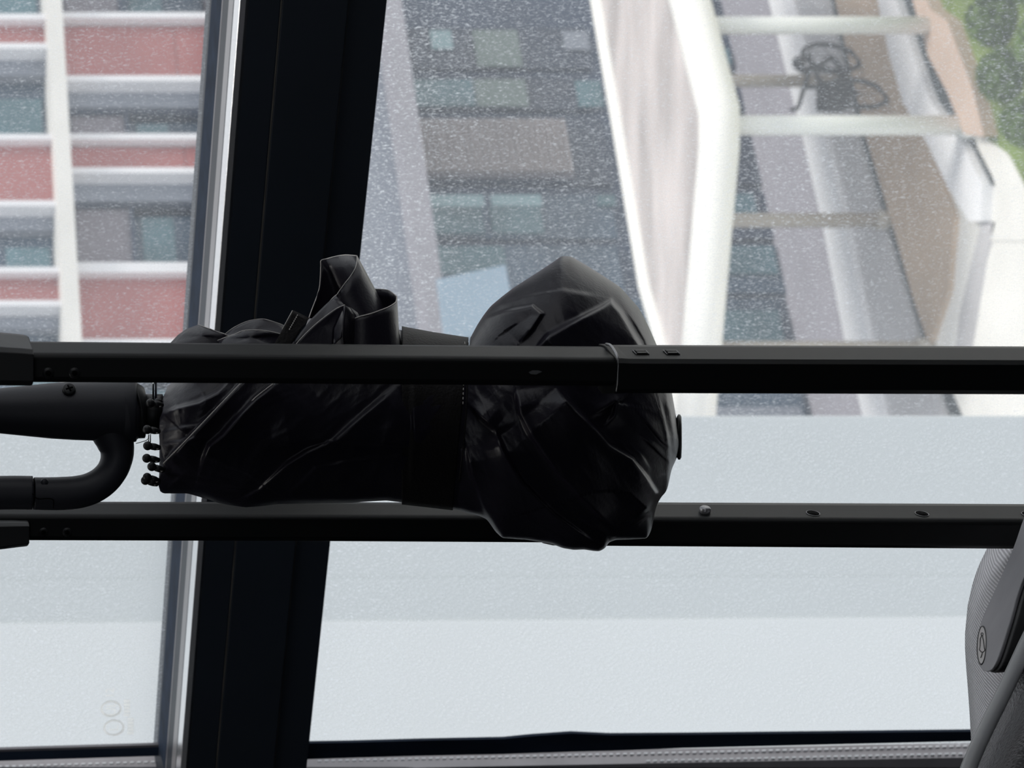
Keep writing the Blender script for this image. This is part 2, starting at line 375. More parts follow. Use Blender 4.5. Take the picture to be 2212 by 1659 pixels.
# jamb pieces at the frame bottom: rubber, then the perforated aluminium spacer
wpix('gasket', [(-900, 1650), (368, 1613), (372, 1632), (-900, 1672)], .004, .003, M['rubber'], wn1)
wpix('edge_line', [(-900, 1645), (372, 1608), (372, 1613), (-900, 1650)], .004, .003, M['spacer'], wn1)
def jamb(name, a, offa, b, offb, mt, parent):
    A = [W(a[0][0], a[0][1], offa), W(a[1][0], a[1][1], offa), W(b[1][0], b[1][1], offb), W(b[0][0], b[0][1], offb)]
    return hexa(name, A, [v + WDIR * .01 for v in A], mt, parent)
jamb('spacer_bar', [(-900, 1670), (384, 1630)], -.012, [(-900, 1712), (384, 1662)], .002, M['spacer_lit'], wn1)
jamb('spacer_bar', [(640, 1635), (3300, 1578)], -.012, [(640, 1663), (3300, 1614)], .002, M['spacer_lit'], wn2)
# rubber with the lifted, sagging edge
top = [(640, 1606), (760, 1604), (900, 1600), (1090, 1596), (1150, 1590), (1235, 1584), (1320, 1588), (1480, 1587), (2100, 1580), (3300, 1560)]
bot = [(640, 1641), (760, 1637), (900, 1633), (1090, 1629), (1150, 1627), (1235, 1624), (1320, 1622), (1480, 1616), (2100, 1601), (3300, 1580)]
rg = [W(a, b, .004) for a, b in top] + [W(a, b, .004) for a, b in bot[::-1]]
prism('gasket', rg, -WN * .003, M['rubber'], wn2)
# perforation dots of the spacer bars, lying on the bars' sloping faces
def perf(parent, pts, line, name):
    v, f = [], []
    (xa, y_a), (xb, y_b), th_ = line
    for px, py in pts:
        k = len(v)
        for lift in (.0006, -.0004):
            for dx, dy in ((-4, -1.8), (4, -2.2), (4, 1.6), (-4, 2.0)):
                yt_ = y_a + (y_b - y_a) * (px + dx - xa) / (xb - xa)
                v.append(W(px + dx, py + dy, -.012 + .014 * (py + dy - yt_) / th_) - WDIR * lift)
        f += [tuple(i + k for i in q) for q in BOXF]
    o = mesh(name, v, f, M['perf'], parent); o['kind'] = 'stuff'
perf(wn1, [(x, 1657 - x * .0315) for x in range(-60, 375, 15)], ((-900, 1670), (384, 1630), 32), 'perforations')
lr = ((640, 1635), (3300, 1578), 30)
perf(wn2, [(x, 1645 - (x - 690) * .0235) for x in range(690, 2250, 15)], lr, 'perforations')
perf(wn2, [(x, 1644 - (x - 1300) * .0235 + 3) for x in range(1400, 2250, 15)], lr, 'perforations')
# double pane edge's reflection, modelled as a pale strip inside the left pane
wpix('edge_reflection', [(387, 1290), (374, 1612), (381, 1612), (394, 1290)], .003, .004, M['perf'], wn1)
# etched safety marks, reading upright for someone standing
def text(body, size, at, parent, name):
    cu = bpy.data.curves.new(name, 'FONT'); cu.body = body; cu.size = size; cu.extrude = .0001; cu.align_x = 'CENTER'; cu.align_y = 'CENTER'
    tmp = bpy.data.objects.new('tmp_text', cu); COL.objects.link(tmp)
    me = bpy.data.meshes.new_from_object(tmp.evaluated_get(bpy.context.evaluated_depsgraph_get()))
    bpy.data.objects.remove(tmp)
    xa = -WDIR; za = Vector((0, 0, 1)); na = xa.cross(za)
    for v in me.vertices: v.co = at + xa * v.co.x + za * v.co.y + na * v.co.z
    me.materials.clear(); me.materials.append(M['etch'])
    o = bpy.data.objects.new(name, me); COL.objects.link(o); attach(o, parent); return o
for (cx, cy) in ((240, 1531), (246, 1572)):
    cc = W(cx, cy, .0006)
    tube('etched_ring', [cc + WDIR * math.cos(a) * .0063 + Vector((0, 0, 1)) * math.sin(a) * .0070 for a in np.linspace(0, 2 * math.pi, 33)[:-1]], .0007, M['etch'], wn1, 6, True)
text('UL', .0105, W(241, 1531, .0006), wn1, 'etched_letters')
text('L', .0100, W(247, 1573, .0006), wn1, 'etched_letters')
text('12', .0085, W(238, 1497, .0006), wn1, 'etched_letters')
for y0, y1, x0, x1_ in ((1512, 1549, 268, 281), (1551, 1588, 276, 289)):
    for k in range(5):
        a = y0 + (y1 - y0) * k / 5
        wpix('etched_stroke', [(x0, a), (x0, a + 5.5), (x1_, a + 5.5), (x1_, a)], .0006, .0003, M['etch'], wn1)

# ------------------------------------------------------------------ pale panelled wall close outside
YO = 4.2
wo = struct(mesh('wall_outside', *[[*[P(a, b, YO) for a, b in ((-2600, 905), (4200, 898), (4200, 1318), (-2600, 1365))], *[P(a, b, YO) + Vector((0, .12, 0)) for a, b in ((-2600, 905), (4200, 898), (4200, 1318), (-2600, 1365))]], BOXF], M['wallout']))
q = ((-2600, 1365), (4200, 1318), (4200, 4200), (-2600, 4200))
mesh('wall_panel', [P(a, b, YO - .012) for a, b in q] + [P(a, b, YO - .012) + Vector((0, .12, 0)) for a, b in q], BOXF, M['wallout2'], wo)
q = ((-2600, 1262), (4200, 1236), (4200, 1318), (-2600, 1365))
mesh('wall_panel', [P(a, b, YO - .004) for a, b in q] + [P(a, b, YO - .004) + Vector((0, .02, 0)) for a, b in q], BOXF, M['wallout'], wo)

# ------------------------------------------------------------------ the apartment building across the street
YF = 19.8; TF = .5
G0 = -9.05                   # street level relative to the eye
def yf(py): return YF / (1 + TF * (py - HY) / F)
FD = Vector((2, 1, 0)).normalized(); FN = Vector((1, -2, 0)).normalized()
Y450 = yf(450)
def ref(px, py): return (px - HX) * yf(py) / Y450
def FP(r, py, off):
    y = yf(py); return Vector((-(py - HY) / F * y, y, CZ - r / F * Y450)) + FN * off
bld = thing('apartment_building', 'long modern facade with red panels, pale floor bands and dark glass at street level', 'building', FP(ref(1700, 450), 450, -.5))
def fr(name, a0, a1, p0, p1, off, th, mt, pm=None, mid=None):
    """rectangle on the facade, px range a0..a1 read at picture row mid, rows p0..p1"""
    c = (p0 + p1) / 2 if mid is None else mid; r0, r1 = ref(a0, c), ref(a1, c)
    A = [FP(r0, p0, off), FP(r0, p1, off), FP(r1, p1, off), FP(r1, p0, off)]; B = [v - FN * th for v in A]
    return hexa(name, A, B, M[mt], pm or bld)
PT, PB = -1500, 1500
fr('wall', -900, 890, PT, PB, -.35, .3, 'greypanel', mid=450)
fr('glass_wall', 875, 1705, PT, PB, -.35, .3, 'navy', mid=450)
fr('floor_slab', -640, -600, PT, PB, .28, .6, 'slab', mid=450)
fr('floor_slab', 117, 152, PT, PB, .28, .6, 'slab', mid=450)
fr('grey_panel', 690, 872, PT, PB, -.02, .3, 'band', mid=450)
fr('floor_slab', 868, 912, PT, PB, .28, .6, 'slab2', mid=450)
# upper floor, rows between the white fins
up = [('red_panel', 55, 108), ('grey_band', 117, 152), ('window', 152, 304), ('red_panel', 316, 447), ('grey_band', 459, 487), ('window', 487, 590), ('red_panel', 602, 662), ('grey_band', 675, 700), ('window', 700, 860), ('red_panel', 872, 940),
      ('window', -110, 45), ('red_panel', -260, -120)]
md = [('red_panel', 57, 178), ('grey_band', 190, 221), ('bay', 221, 303), ('red_panel', 318, 376), ('grey_band', 388, 424), ('bay', 424, 580), ('red_panel', 602, 745), ('grey_band', 757, 800), ('bay', 800, 900),
      ('bay', -60, 42), ('red_panel', -230, -75)]
for k, (rows, a0, a1) in enumerate(((up, -600, 122), (md, 148, 690))):
    for nm, p0, p1 in rows:
        m_ = (p0 + p1) / 2; s = yf(450) / yf(m_)
        r0 = (ref(a0, 450)) * s + HX; r1 = ref(a1, 450) * s + HX     # picture columns at this row
        if nm == 'red_panel':
            # joints between the panels
            cut = [r0, (r0 + r1) / 2 - 10, r1] if k else [r0, r1 - 210, r1]
            for c0, c1 in zip(cut[:-1], cut[1:]): fr('red_panel', c0 + .8, c1 - .8, p0, p1, 0, .3, 'red')
        elif nm == 'grey_band': fr('grey_band', r0, r1, p0, p1, -.08, .25, 'band')
        elif nm == 'window':
            wdw = fr('window', r0, r1, p0, p1, -.22, .15, 'glassdark')
            fr('blind', r1 - 110, r1 - 14, p0 + .25 * (p1 - p0), p1 - .1 * (p1 - p0), -.19, .02, 'glassteal')
            fr('window_frame', r1 - 205, r1 - 195, p0, p1, -.14, .06, 'navy')
        else:
            fr('shade_bar', r0, r1, p0, p0 + 9, -.12, .2, 'glassdeep')
            fr('grey_panel', r0 + 22, r0 + 138, p0 + 9, p1, -.17, .18, 'greypanel')
            fr('dark_reveal', r0, r0 + 22, p0 + 9, p1, -.2, .18, 'navy')
            wdw = fr('window', r0 + 145, r0 + 325, p0 + 14, p1, -.24, .1, 'glassdark')
            fr('window_frame', r0 + 138, r0 + 145, p0 + 5, p1, -.13, .2, 'navy')
            fr('blind', r0 + 165, r0 + 235, p0 + 20, p1 - 12, -.22, .02, 'glassteal')
            fr('grey_panel', r0 + 330, r0 + 480, p0 + 9, p1, -.17, .18, 'greypanel')
            fr('window', r0 + 480, r1, p0 + 14, p1, -.24, .1, 'glassdark')
    fins = (45, 108, 304, 447, 590, 662, 860, -120, -270) if k == 0 else (42, 178, 303, 376, 580, 745, 900, -75, -240)
    for f0 in fins:
        wd = 12 if not (k == 1 and f0 == 580) else 22
        m_ = f0 + wd / 2; s = yf(450) / yf(m_)
        fr('fin', ref(a0, 450) * s + HX, ref(a1, 450) * s + HX, f0, f0 + wd, .12, .4, 'fin')
# street level: dark glazing with blinds and a louvred screen
G = [('glass_bay', 905, 1290, 22, 110, 'glassdeep'), ('glass_bay', 905, 1290, 128, 200, 'glassdeep'), ('glass_bay', 905, 1330, 216, 362, 'glassdeep'),
     ('glass_bay', 905, 1350, 385, 480, 'glassdark'), ('glass_bay', 915, 1370, 496, 660, 'glassdark'), ('glass_bay', 925, 1400, 676, 900, 'glassdark'),
     ('glass_bay', 1400, 1600, -40, 110, 'glassdeep'), ('glass_bay', 1400, 1640, 128, 200, 'glassdeep'), ('glass_bay', 1400, 1660, 216, 362, 'glassdeep'), ('glass_bay', 1400, 1690, 380, 480, 'glassdeep'), ('glass_bay', 1400, 1720, 496, 600, 'glassdark'), ('glass_bay', 1400, 1745, 612, 900, 'glassdark')]
for nm, a0, a1, p0, p1, mt in G: fr(nm, a0, a1, p0, p1, -.30, .04, mt)
Bn = [(945, 992, 30, 70, 'tealpale'), (1042, 1140, 30, 108, 'olive'), (1236, 1290, 32, 72, 'band'), (905, 1040, 137, 195, 'glassteal'), (1044, 1155, 137, 195, 'olive'), (1265, 1320, 140, 196, 'glassteal'),
      (925, 1062, 388, 414, 'tealpale'), (1078, 1188, 388, 412, 'tealpale'), (925, 1060, 416, 472, 'glassteal'), (1078, 1190, 414, 472, 'glassteal'), (1310, 1350, 388, 412, 'glassteal'),
      (930, 1110, 500, 560, 'glassteal'), (1480, 1600, 70, 104, 'glassteal'), (1480, 1655, 386, 432, 'glassteal'), (1480, 1700, 500, 560, 'glassteal'), (1480, 1715, 640, 730, 'glassteal'), (1480, 1760, 850, 890, 'band')]
for a0, a1, p0, p1, mt in Bn: fr('blind', a0, a1, p0, p1, -.27, .02, mt)
# open casement leaning out of the last bay
A = [P(945, 603, 18.9), P(1092, 572, 18.9), P(1118, 715, 18.9), P(962, 735, 18.9)]
B_ = [v + Vector((0, .05, 0)) for v in A]
hexa('open_casement', A, B_, M['bluepanel'], bld)
for k in range(29):
    a = 896 + k * 12.0
    fr('louvre_slat', a + k * .03, a + 7.4, 236, 350, -.16 + (k % 3) * .004, .06, 'louvre')
fr('louvre_backing', 893, 1246, 234, 352, -.24, .04, 'greypanel')

# ------------------------------------------------------------------ street, strips of paving
def Gd(px, py, dz=0.0):
    Y = (-G0 - dz) * F / (px - HX); v = P(px, py, Y); return v
struct(prism('ground', [Vector((-30, 6, CZ + G0)), Vector((30, 6, CZ + G0)), Vector((30, 45, CZ + G0)), Vector((-30, 45, CZ + G0))], (0, 0, -.3), M['pave']))
def strip(nm, lf, rt, dz, mt):
    v = [Gd(a, b, dz) for a, b in lf]; u = [Gd(a, b, dz) for a, b in rt]
    n = len(v); dn = Vector((0, 0, -dz - .02)); V = v + u + [p + dn for p in v] + [p + dn for p in u]; f = []
    for i in range(n - 1):
        f += [(i, i + 1, n + i + 1, n + i), (2 * n + i, 3 * n + i, 3 * n + i + 1, 2 * n + i + 1), (i, 2 * n + i, 2 * n + i + 1, i + 1), (n + i, n + i + 1, 3 * n + i + 1, 3 * n + i)]
    f += [(0, n, 3 * n, 2 * n), (n - 1, 3 * n - 1, 4 * n - 1, 2 * n - 1)]
    return struct(mesh(nm, V, f, M[mt]))
def ext(l):   # run the strip on beyond both ends of the view, straight
    (a, b), (c, d) = l[0], l[1]; (e, f_), (g, h) = l[-2], l[-1]
    k0 = 260 / (d - b); k1 = 260 / (h - f_)
    return [(a - (c - a) * k0, b - 260)] + list(l) + [(g + (g - e) * k1, h + 260)]
yy = (0, 300, 493, 725, 895)
L0 = list(zip((1500, 1580, 1630, 1680, 1730), yy)); L1 = list(zip((1660, 1734, 1778, 1822, 1862), yy))
L1b = list(zip((1700, 1782, 1828, 1872, 1905), yy)); L2 = list(zip((1786, 1851, 1908, 1980, 2040), yy)); L3 = list(zip((1804, 1869, 1930, 2003, 2075), yy))
L4 = [(1880, 0), (1932, 150), (2005, 300), (2062, 420), (2095, 493)]
strip('plinth_paving', ext(L0), ext(L1), .03, 'lav')
strip('white_kerb', ext(L1), ext(L1b), .10, 'white_strip')
strip('grey_paving', ext(L1b), ext(L2), .05, 'midgrey')
strip('gutter', ext(L2), ext(L3), .01, 'dark_line')
strip('tan_pavement', [(1770, -260), (1804, 0), (1872, 300), (1930, 493), (1968, 630), (2004, 740)], [(1850, -260), (1895, 0), (1998, 300), (2062, 470), (2048, 630), (2010, 740)], .04, 'tan')
L5 = [(1885, -160), (1935, 0), (1974, 120), (2010, 220), (2078, 310), (2122, 400), (2118, 478)]
strip('white_kerb', [(1850, -160), (1895, 0), (1920, 120), (1950, 220), (2002, 310), (2045, 400), (2092, 478)], L5, .09, 'white_strip')
strip('gutter', [(1885, -160), (1936, 0), (1975, 120), (2011, 220), (2070, 300), (2120, 400)], [(1930, -160), (1975, 0), (1998, 110), (2042, 190), (2096, 300), (2148, 400)], .02, 'dark_line')
strip('pink_kerb', [(1930, -160), (1976, 20), (1990, 60), (2004, 120), (2046, 200), (2082, 290)], [(1940, -160), (2010, 20), (2046, 45), (2074, 120), (2100, 190), (2126, 295)], .16, 'pink')
strip('white_kerb', [(2100, 290), (2128, 330), (2150, 400), (2140, 520)], [(2126, 290), (2175, 330), (2212, 400), (2260, 520)], .02, 'pave')
strip('grey_paving', [(2120, 480), (2100, 560), (2072, 680), (2060, 800)], [(2150, 480), (2128, 560), (2108, 680), (2088, 800)], .02, 'midgrey')

# canopy on poles
cz = -6.9
def Cn(px, py, z=cz): return P(px, py, -z * F / (px - HX))
can = thing('canopy', 'big pale street canopy with a pointed corner, standing on white poles', 'canopy', Gd(1850, 300))
outl = [(1250, -260), (1290, 0), (1340, 290), (1395, 620), (1440, 830), (1476, 1000), (1500, 1130), (1516, 905), (1548, 620), (1580, 320), (1580, 240), (1560, 150), (1518, 0), (1450, -260)]
outl = [(1250, -260), (1290, 0), (1340, 290), (1395, 620), (1478, 905), (1478, 960), (1492, 960), (1494, 905), (1518, 620), (1544, 320), (1544, 245), (1524, 170), (1480, 0), (1412, -260)]
top_ = [Cn(a, b) for a, b in outl]
prism('roof_sheet', top_, (0, 0, -.10), M['canopy'], can)
# raised bright edge on both sides
edge = [Cn(a - 14, b) for a, b in outl[7:]]
o = tube('edge_beam', [p + Vector((0, -.06, -.06)) for p in edge], .16, M['canopyedge'], can, 8)
tube('edge_beam', [p + Vector((0, 0, -.02)) for p in [Cn(a, b) for a, b in outl[:5]]], .085, M['canopyedge'], can, 8)
def pole(px_b, py, r, mt, tilt=0):
    b = Gd(px_b, py, 0); t = b.copy(); t.z = CZ + cz - .08
    o = tube('pole', [b, b + (t - b) * .5, t], r, M[mt], can, 14)
    cap = tube('pole_foot', [b, b + Vector((0, 0, .12))], r * 1.35, M[mt], o, 12)
    return o
pole(2045, 55, .072, 'pole'); pole(2108, 271, .079, 'pole')
pole(1835, 175, .056, 'pole2'); pole(1922, 476, .064, 'pole2'); pole(2010, 756, .075, 'pole2')

# bicycle parked beside the poles
def bicycle():
    base = Gd(1888, 162)
    r = thing('bicycle', 'dark bicycle parked upright under the canopy between two white poles', 'bicycle', base)
    d = Vector((-.61, -.79, 0)).normalized(); up_ = Vector((0, 0, 1)); s = .86; rw = .27 * s
    def Q(a, h): return base + d * a * s + up_ * h * s
    for a in (-.36, .36):
        c = Q(a, .30)
        wheel = tube('wheel', [c + (d * math.cos(t) + up_ * math.sin(t)) * rw for t in np.linspace(0, 2 * math.pi, 29)[:-1]], .022, M['bike'], r, 8, True)
        for k in range(8):
            t = k * math.pi / 4
            tube('spoke', [c, c + (d * math.cos(t) + up_ * math.sin(t)) * rw], .004, M['bike'], wheel, 4)
    A_, B2, C2, D2, E2 = Q(-.36, .30), Q(-.02, .26), Q(-.12, .56), Q(.24, .60), Q(.36, .30)
    for a, b in ((A_, B2), (A_, C2), (B2, C2), (B2, D2), (C2, D2)): tube('frame_tube', [a, b], .022, M['bike'], r, 8)
    tube('fork', [E2, D2, D2 + up_ * .14], .020, M['bike'], r, 8)
    n = d.cross(up_); h = D2 + up_ * .16
    tube('handlebar', catmull([h + n * .28 - d * .10, h + n * .2, h, h - n * .2, h - n * .28 - d * .10], 4), .018, M['bike'], r, 8)
    tube('seat', catmull([Q(-.28, .66), Q(-.16, .68), Q(0, .65)], 4), [.055, .055, .054, .052, .045, .038, .032, .027, .02], M['bike'], r, 8)
    tube('seat_post', [C2, Q(-.15, .66)], .016, M['bike'], r, 8)
    cb = Q(.42, .56)
    box('basket', cb - Vector((.12, .12, .10)), cb + Vector((.12, .12, .10)), M['bike'], r, .02)
bicycle()

# shrubs beyond the kerb
def shrub(px, py, rx, ry, rz, lab):
    b = Gd(px, py); s = thing('shrub', lab, 'shrub', b, 'shrubs beside the pink kerb')
    bm = bmesh.new(); bmesh.ops.create_icosphere(bm, subdivisions=3, radius=1)
    for v in bm.verts:
        k = .86 + .10 * math.sin(v.co.x * 7 + px) * math.cos(v.co.y * 6 + py)
        v.co = Vector((v.co.x * rx * k, v.co.y * ry * k, (v.co.z * rz + rz * .8) * k)) + b
    me = bpy.data.meshes.new('core'); bm.to_mesh(me); bm.free(); me.materials.append(M['leafdark'])
    o = bpy.data.objects.new('core', me); COL.objects.link(o); attach(o, s)
    v, f = [], []
    for i in range(1500):
        z = random.uniform(-.75, 1); t = random.uniform(0, 2 * math.pi); q_ = math.sqrt(1 - z * z); k = random.uniform(.86, 1.07)
        c = b + Vector((q_ * math.cos(t) * rx * k, q_ * math.sin(t) * ry * k, (z * rz + rz * .8) * k))
        a = Vector([random.gauss(0, 1) for _ in range(3)]).normalized() * .055; u = Vector([random.gauss(0, 1) for _ in range(3)]).cross(a).normalized() * .028
        n = len(v); v += [c - a, c + u, c + a, c - u]; f.append((n, n + 1, n + 2, n + 3))
    o = mesh('foliage', v, f, M['leaf'], s, recalc=False); o['kind'] = 'stuff'
strip('lawn', [(1955, -260), (1962, -160), (1978, -40), (1992, 0), (2050, 48), (2082, 130), (2106, 200), (2116, 290), (2180, 332), (2215, 400), (2262, 520)], [(2700, -260), (2700, -160), (2700, -40), (2700, 0), (2700, 48), (2700, 130), (2700, 200), (2700, 290), (2700, 332), (2700, 400), (2700, 520)], .05, 'lawn')
for a_ in ((2130, -85, .20, .25, .13, 'green shrub by the kerb at the very frame top'), (2175, 40, .17, .22, .13, 'rounded green shrub beside the top of the pink kerb'), (2195, 160, .17, .2, .13, 'green shrub beside the middle of the pink kerb'),
           (2245, 262, .15, .20, .12, 'small green shrub where the pink kerb ends'), (2290, 90, .18, .22, .14, 'outer green shrub, cut by the frame edge'), (2272, -46, .18, .2, .14, 'green shrub in the frame corner')): shrub(*a_)

# ------------------------------------------------------------------ rolling bag: telescopic handle
YT1, YT2 = .93, 1.09
def section(px, y0, y1, Y, depth):
    """eight-sided handle profile between picture rows y0 and y1; flat towards the camera, bevelled above"""
    h = y1 - y0; prof = [(0.00, .45), (.04, .16), (.30, -.42), (.40, -.5), (.92, -.5), (1.0, -.34), (1.0, .30), (.90, .5), (.12, .5)]
    return [P(px, y0 + a * h, Y) + Vector((0, b * depth, 0)) for a, b in prof]
bag = thing('rolling_bag', 'grey fabric trolley bag with two black telescopic handle tubes', 'bag', (-.13, .98, 0))
def sweep(name, st, Y, depth, mt, parent, bev=True):
    o = ring_loft(name, [section(px, a, b, Y, depth) for px, a, b in st], M[mt], parent, smooth=False)
    if bev:
        m = o.modifiers.new('bevel', 'BEVEL'); m.width = .0009; m.segments = 2; m.limit_method = 'ANGLE'; m.angle_limit = R(18)
    return o
t1 = sweep('inner_tube', [(-300, 734, 823), (30, 736, 825), (700, 742, 829), (1330, 747.5, 834)], YT1, .020, 'tube', bag)
t1o = sweep('outer_tube', [(1312, 744, 848), (1312.5, 742, 850), (1325, 742, 850), (1340, 744, 849), (1342, 744, 849), (2300, 747.5, 852), (2700, 749, 853)], YT1, .0235, 'tube', bag)
t2 = sweep('inner_tube', [(-300, 1083, 1165), (30, 1085, 1165), (700, 1086, 1167), (1200, 1088, 1170)], YT2, .020, 'tube', bag)
t2o = sweep('outer_tube', [(1180, 1086, 1176), (1450, 1087, 1178), (2300, 1091, 1184), (2700, 1092, 1186)], YT2, .0235, 'tube', bag)
# grip sleeves and the crossbar above them
s1 = sweep('grip_sleeve', [(-500, 680, 850), (-200, 700, 840), (-40, 712, 832), (40, 719, 833), (62, 722, 833), (65.5, 724, 831)], YT1, .032, 'plastic', bag)
s2 = sweep('grip_sleeve', [(-500, 1050, 1225), (-200, 1080, 1200), (-40, 1098, 1188), (40, 1102, 1178), (54, 1103, 1176.5), (57, 1105, 1174)], YT2, .032, 'plastic', bag)
pa, pb = P(-470, 765, YT1), P(-470, 1138, YT2)
tube('grip_bar', [pa, pa + (pb - pa) * .12 + Vector((0, 0, .012)), pa + (pb - pa) * .5 + Vector((0, 0, .016)), pa + (pb - pa) * .88 + Vector((0, 0, .012)), pb], [.014, .017, .018, .017, .014], M['plastic'], bag, 16)
# rivets, lock pin, adjustment holes, clips
def disc(name, px, py, Y, r, mt, parent, h=.0008, nrm=(0, -1, 0), n=18, dish=False):
    c = P(px, py, Y); nn = Vector(nrm).normalized()
    o = tube(name, [c - nn * h, c + nn * h * .3, c + nn * h], [r, r, r * .86], M[mt], parent, n); return o
for px, py, tt, Y in ((104, 806, t1, YT1), (161, 806, t1, YT1), (94, 1150, t2, YT2), (145, 1150, t2, YT2)):
    rv = disc('rivet', px, py, Y - .0104, .0024, 'plastic', tt, .0009)
    disc('rivet_hole', px, py, Y - .0113, .0012, 'hole', rv, .0003)
bn_ = Vector((.78, -.62, 0))
def facet(px, y0, y1, fr_, Y, depth):      # a point on the bevelled strip of the profile
    h = y1 - y0; a = .04 + fr_ * .26; b = .16 - fr_ * .58
    return P(px, y0 + a * h, Y) + Vector((0, b * depth, 0))
def fnorm(y0, y1, Y, depth):
    u = facet(0, y0, y1, 1, Y, depth) - facet(0, y0, y1, 0, Y, depth); n = u.cross(Vector((0, 0, 1))); n.normalize()
    return n if n.y < 0 else -n
fnv = fnorm(1088, 1180, YT2, .0235)
c = facet(1514, 1087.3, 1178.5, .62, YT2, .0235)
tube('lock_pin', [c - fnv * .002, c + fnv * .0022, c + fnv * .003], [.0027, .0027, .0020], M['pin'], t2o, 18)
for px in (1746, 1980, 2209, 2440):
    yo = (px - 1450) * 4 / 850
    c = facet(px, 1087 + yo, 1178 + yo * 1.4, .66, YT2, .0235)
    tube('adjust_hole', [c - fnv * .0004, c + fnv * .00025], [.0030, .0030], M['hole'], t2o, 20)
    tube('hole_rim', [c + fnv * .0002 + (Vector((0, 0, 1)) * math.cos(t) + fnv.cross(Vector((0, 0, 1))) * math.sin(t)) * .0031 for t in np.linspace(0, 2 * math.pi, 21)[:-1]], .00018, M['pin'], t2o, 5, True)
fn1 = fnorm(744, 850, YT1, .0235)
for px in (1378, 1444):
    zc = Vector((0, 0, 1)); sv = fn1.cross(zc).normalized()
    c = facet(px, 743.7, 849.3, .52, YT1, .0235)
    def rect(w_, h_, o_): return [c + zc * a * w_ + sv * b * h_ + fn1 * o_ for a, b in ((-1, -1), (1, -1), (1, 1), (-1, 1))]
    cl = hexa('clip_window', rect(.0027, .0024, -.0004), rect(.0027, .0024, .00022), M['hole'], t1o)
    for sgn in (-.5, .5):
        cc = c; c = cc + sv * sgn * .0022
        hexa('clip', rect(.0021, .0009, .0001), rect(.0021, .0008, .0007), M['plastic'], t1o, .0002); c = cc
    for a in (-1, 1):
        tube('clip_edge', [c + zc * a * .0027 + sv * -.0024 + fn1 * .0003, c + zc * a * .0027 + sv * .0024 + fn1 * .0003], .00018, M['pin'], t1o, 5)
# metal lip of the outer tube and a scratch
lip = [P(px, y, YT1) + Vector((0, b, 0)) for px, y, b in ((1315, 743, .003), (1314, 747, -.003), (1314, 760, -.0078), (1314, 773, -.0108), (1314, 790, -.0117), (1313, 806, -.0117), (1312, 830, -.0117), (1312, 846, -.0105))]
tube('tube_lip', catmull(lip, 4), [.0006] * 14 + [.00025] * 15, M['pin'], t1o, 6)
sc_ = [P(a, b, YT1 - .0102) for a, b in ((1142, 804), (1150, 800), (1163, 800), (1171, 803), (1164, 806), (1158, 809), (1146, 808))]
prism('scratch', sc_, (0, -.0002, 0), mat('scratch_grey', lin((84, 86, 88)), .6), t1)

# bag body below the frame
ud = Vector((-.079, .16, 0)).normalized(); wd_ = Vector((-ud.y, ud.x, 0)); wd_ = wd_ if wd_.y < 0 else -wd_
mid_ = Vector((-.028, 1.01, 0))
def BP(a, b, z): return mid_ + ud * a + wd_ * b + Vector((0, 0, z))
zt = .47
def brd(s, z, k=0):
    return [BP(a * s, .10 + (b - .10) * s, z) for a, b in ((-.17, -.03), (-.185, 0), (-.185, .20), (-.165, .225), (.165, .225), (.185, .20), (.185, 0), (.17, -.03))]
bb = ring_loft('body', [brd(.9, .05), brd(.97, .07), brd(1, .12), brd(1, zt - .06), brd(.97, zt - .02), brd(.88, zt)], M['shell'], bag)
for a in (-.13, .13):
    c = BP(a, .03, .035)
    tube('wheel', [c - ud * .012, c + ud * .012], .035, M['plastic'], bag, 20)
tube('foot', [BP(-.13, .20, 0), BP(-.13, .20, .06)], .012, M['plastic'], bag, 10)
tube('foot', [BP(.13, .20, 0), BP(.13, .20, .06)], .012, M['plastic'], bag, 10)

# visible upper bag parts at the frame's lower right: ribbed side, pull tabs, piping, leather pocket
def lerp_poly(l, t):
    xs, ys = zip(*l); return float(np.interp(t, xs, ys))
def sheet(name, rows, mt, parent, th=.002, smooth=True, sub=0):
    """rows of (px, py, Y) points, skinned; given thickness"""
    n = len(rows[0]); v = [P(*p) for r in rows for p in r]; f = []
    for i in range(len(rows) - 1):
        for k in range(n - 1): f.append((i * n + k, i * n + k + 1, (i + 1) * n + k + 1, (i + 1) * n + k))
    o = mesh(name, v, f, M[mt], parent, smooth)
    if sub:
        s = o.modifiers.new('sub', 'SUBSURF'); s.levels = sub; s.render_levels = sub
    s = o.modifiers.new('solid', 'SOLIDIFY'); s.thickness = th; s.offset = 0
    return o
left = [(1130, 2172), (1160, 2150), (1184, 2140), (1225, 2120), (1260, 2108), (1310, 2097), (1370, 2091.5), (1400, 2091.5), (1440, 2094), (1500, 2099), (1560, 2103), (1620, 2106), (1700, 2110)]
rows = []
for py in range(1130, 1710, 15):
    x0 = lerp_poly(left, py); d0 = 1.15 - (py - 1130) / 570 * .17; r = []
    for k in range(14):
        t = k / 13; px = x0 + t * (2330 - x0)
        r.append((px, py, max(.86, d0 + .035 - .00085 * (px - x0) - .02 * math.sin(min(1, t * 6) * math.pi / 2))))
    rows.append(r)
sheet('side_panel', rows, 'bagfab', bag, .003)
def slab_outline(name, pts, Y0, Y1, th, mt, parent, bevel=.0015):
    ys = [p[1] for p in pts]; a, b = min(ys), max(ys)
    ring = [P(px, py, Y0 + (Y1 - Y0) * (py - a) / (b - a)) for px, py in pts]
    return prism(name, ring, (0, th, 0), M[mt], parent, bevel)
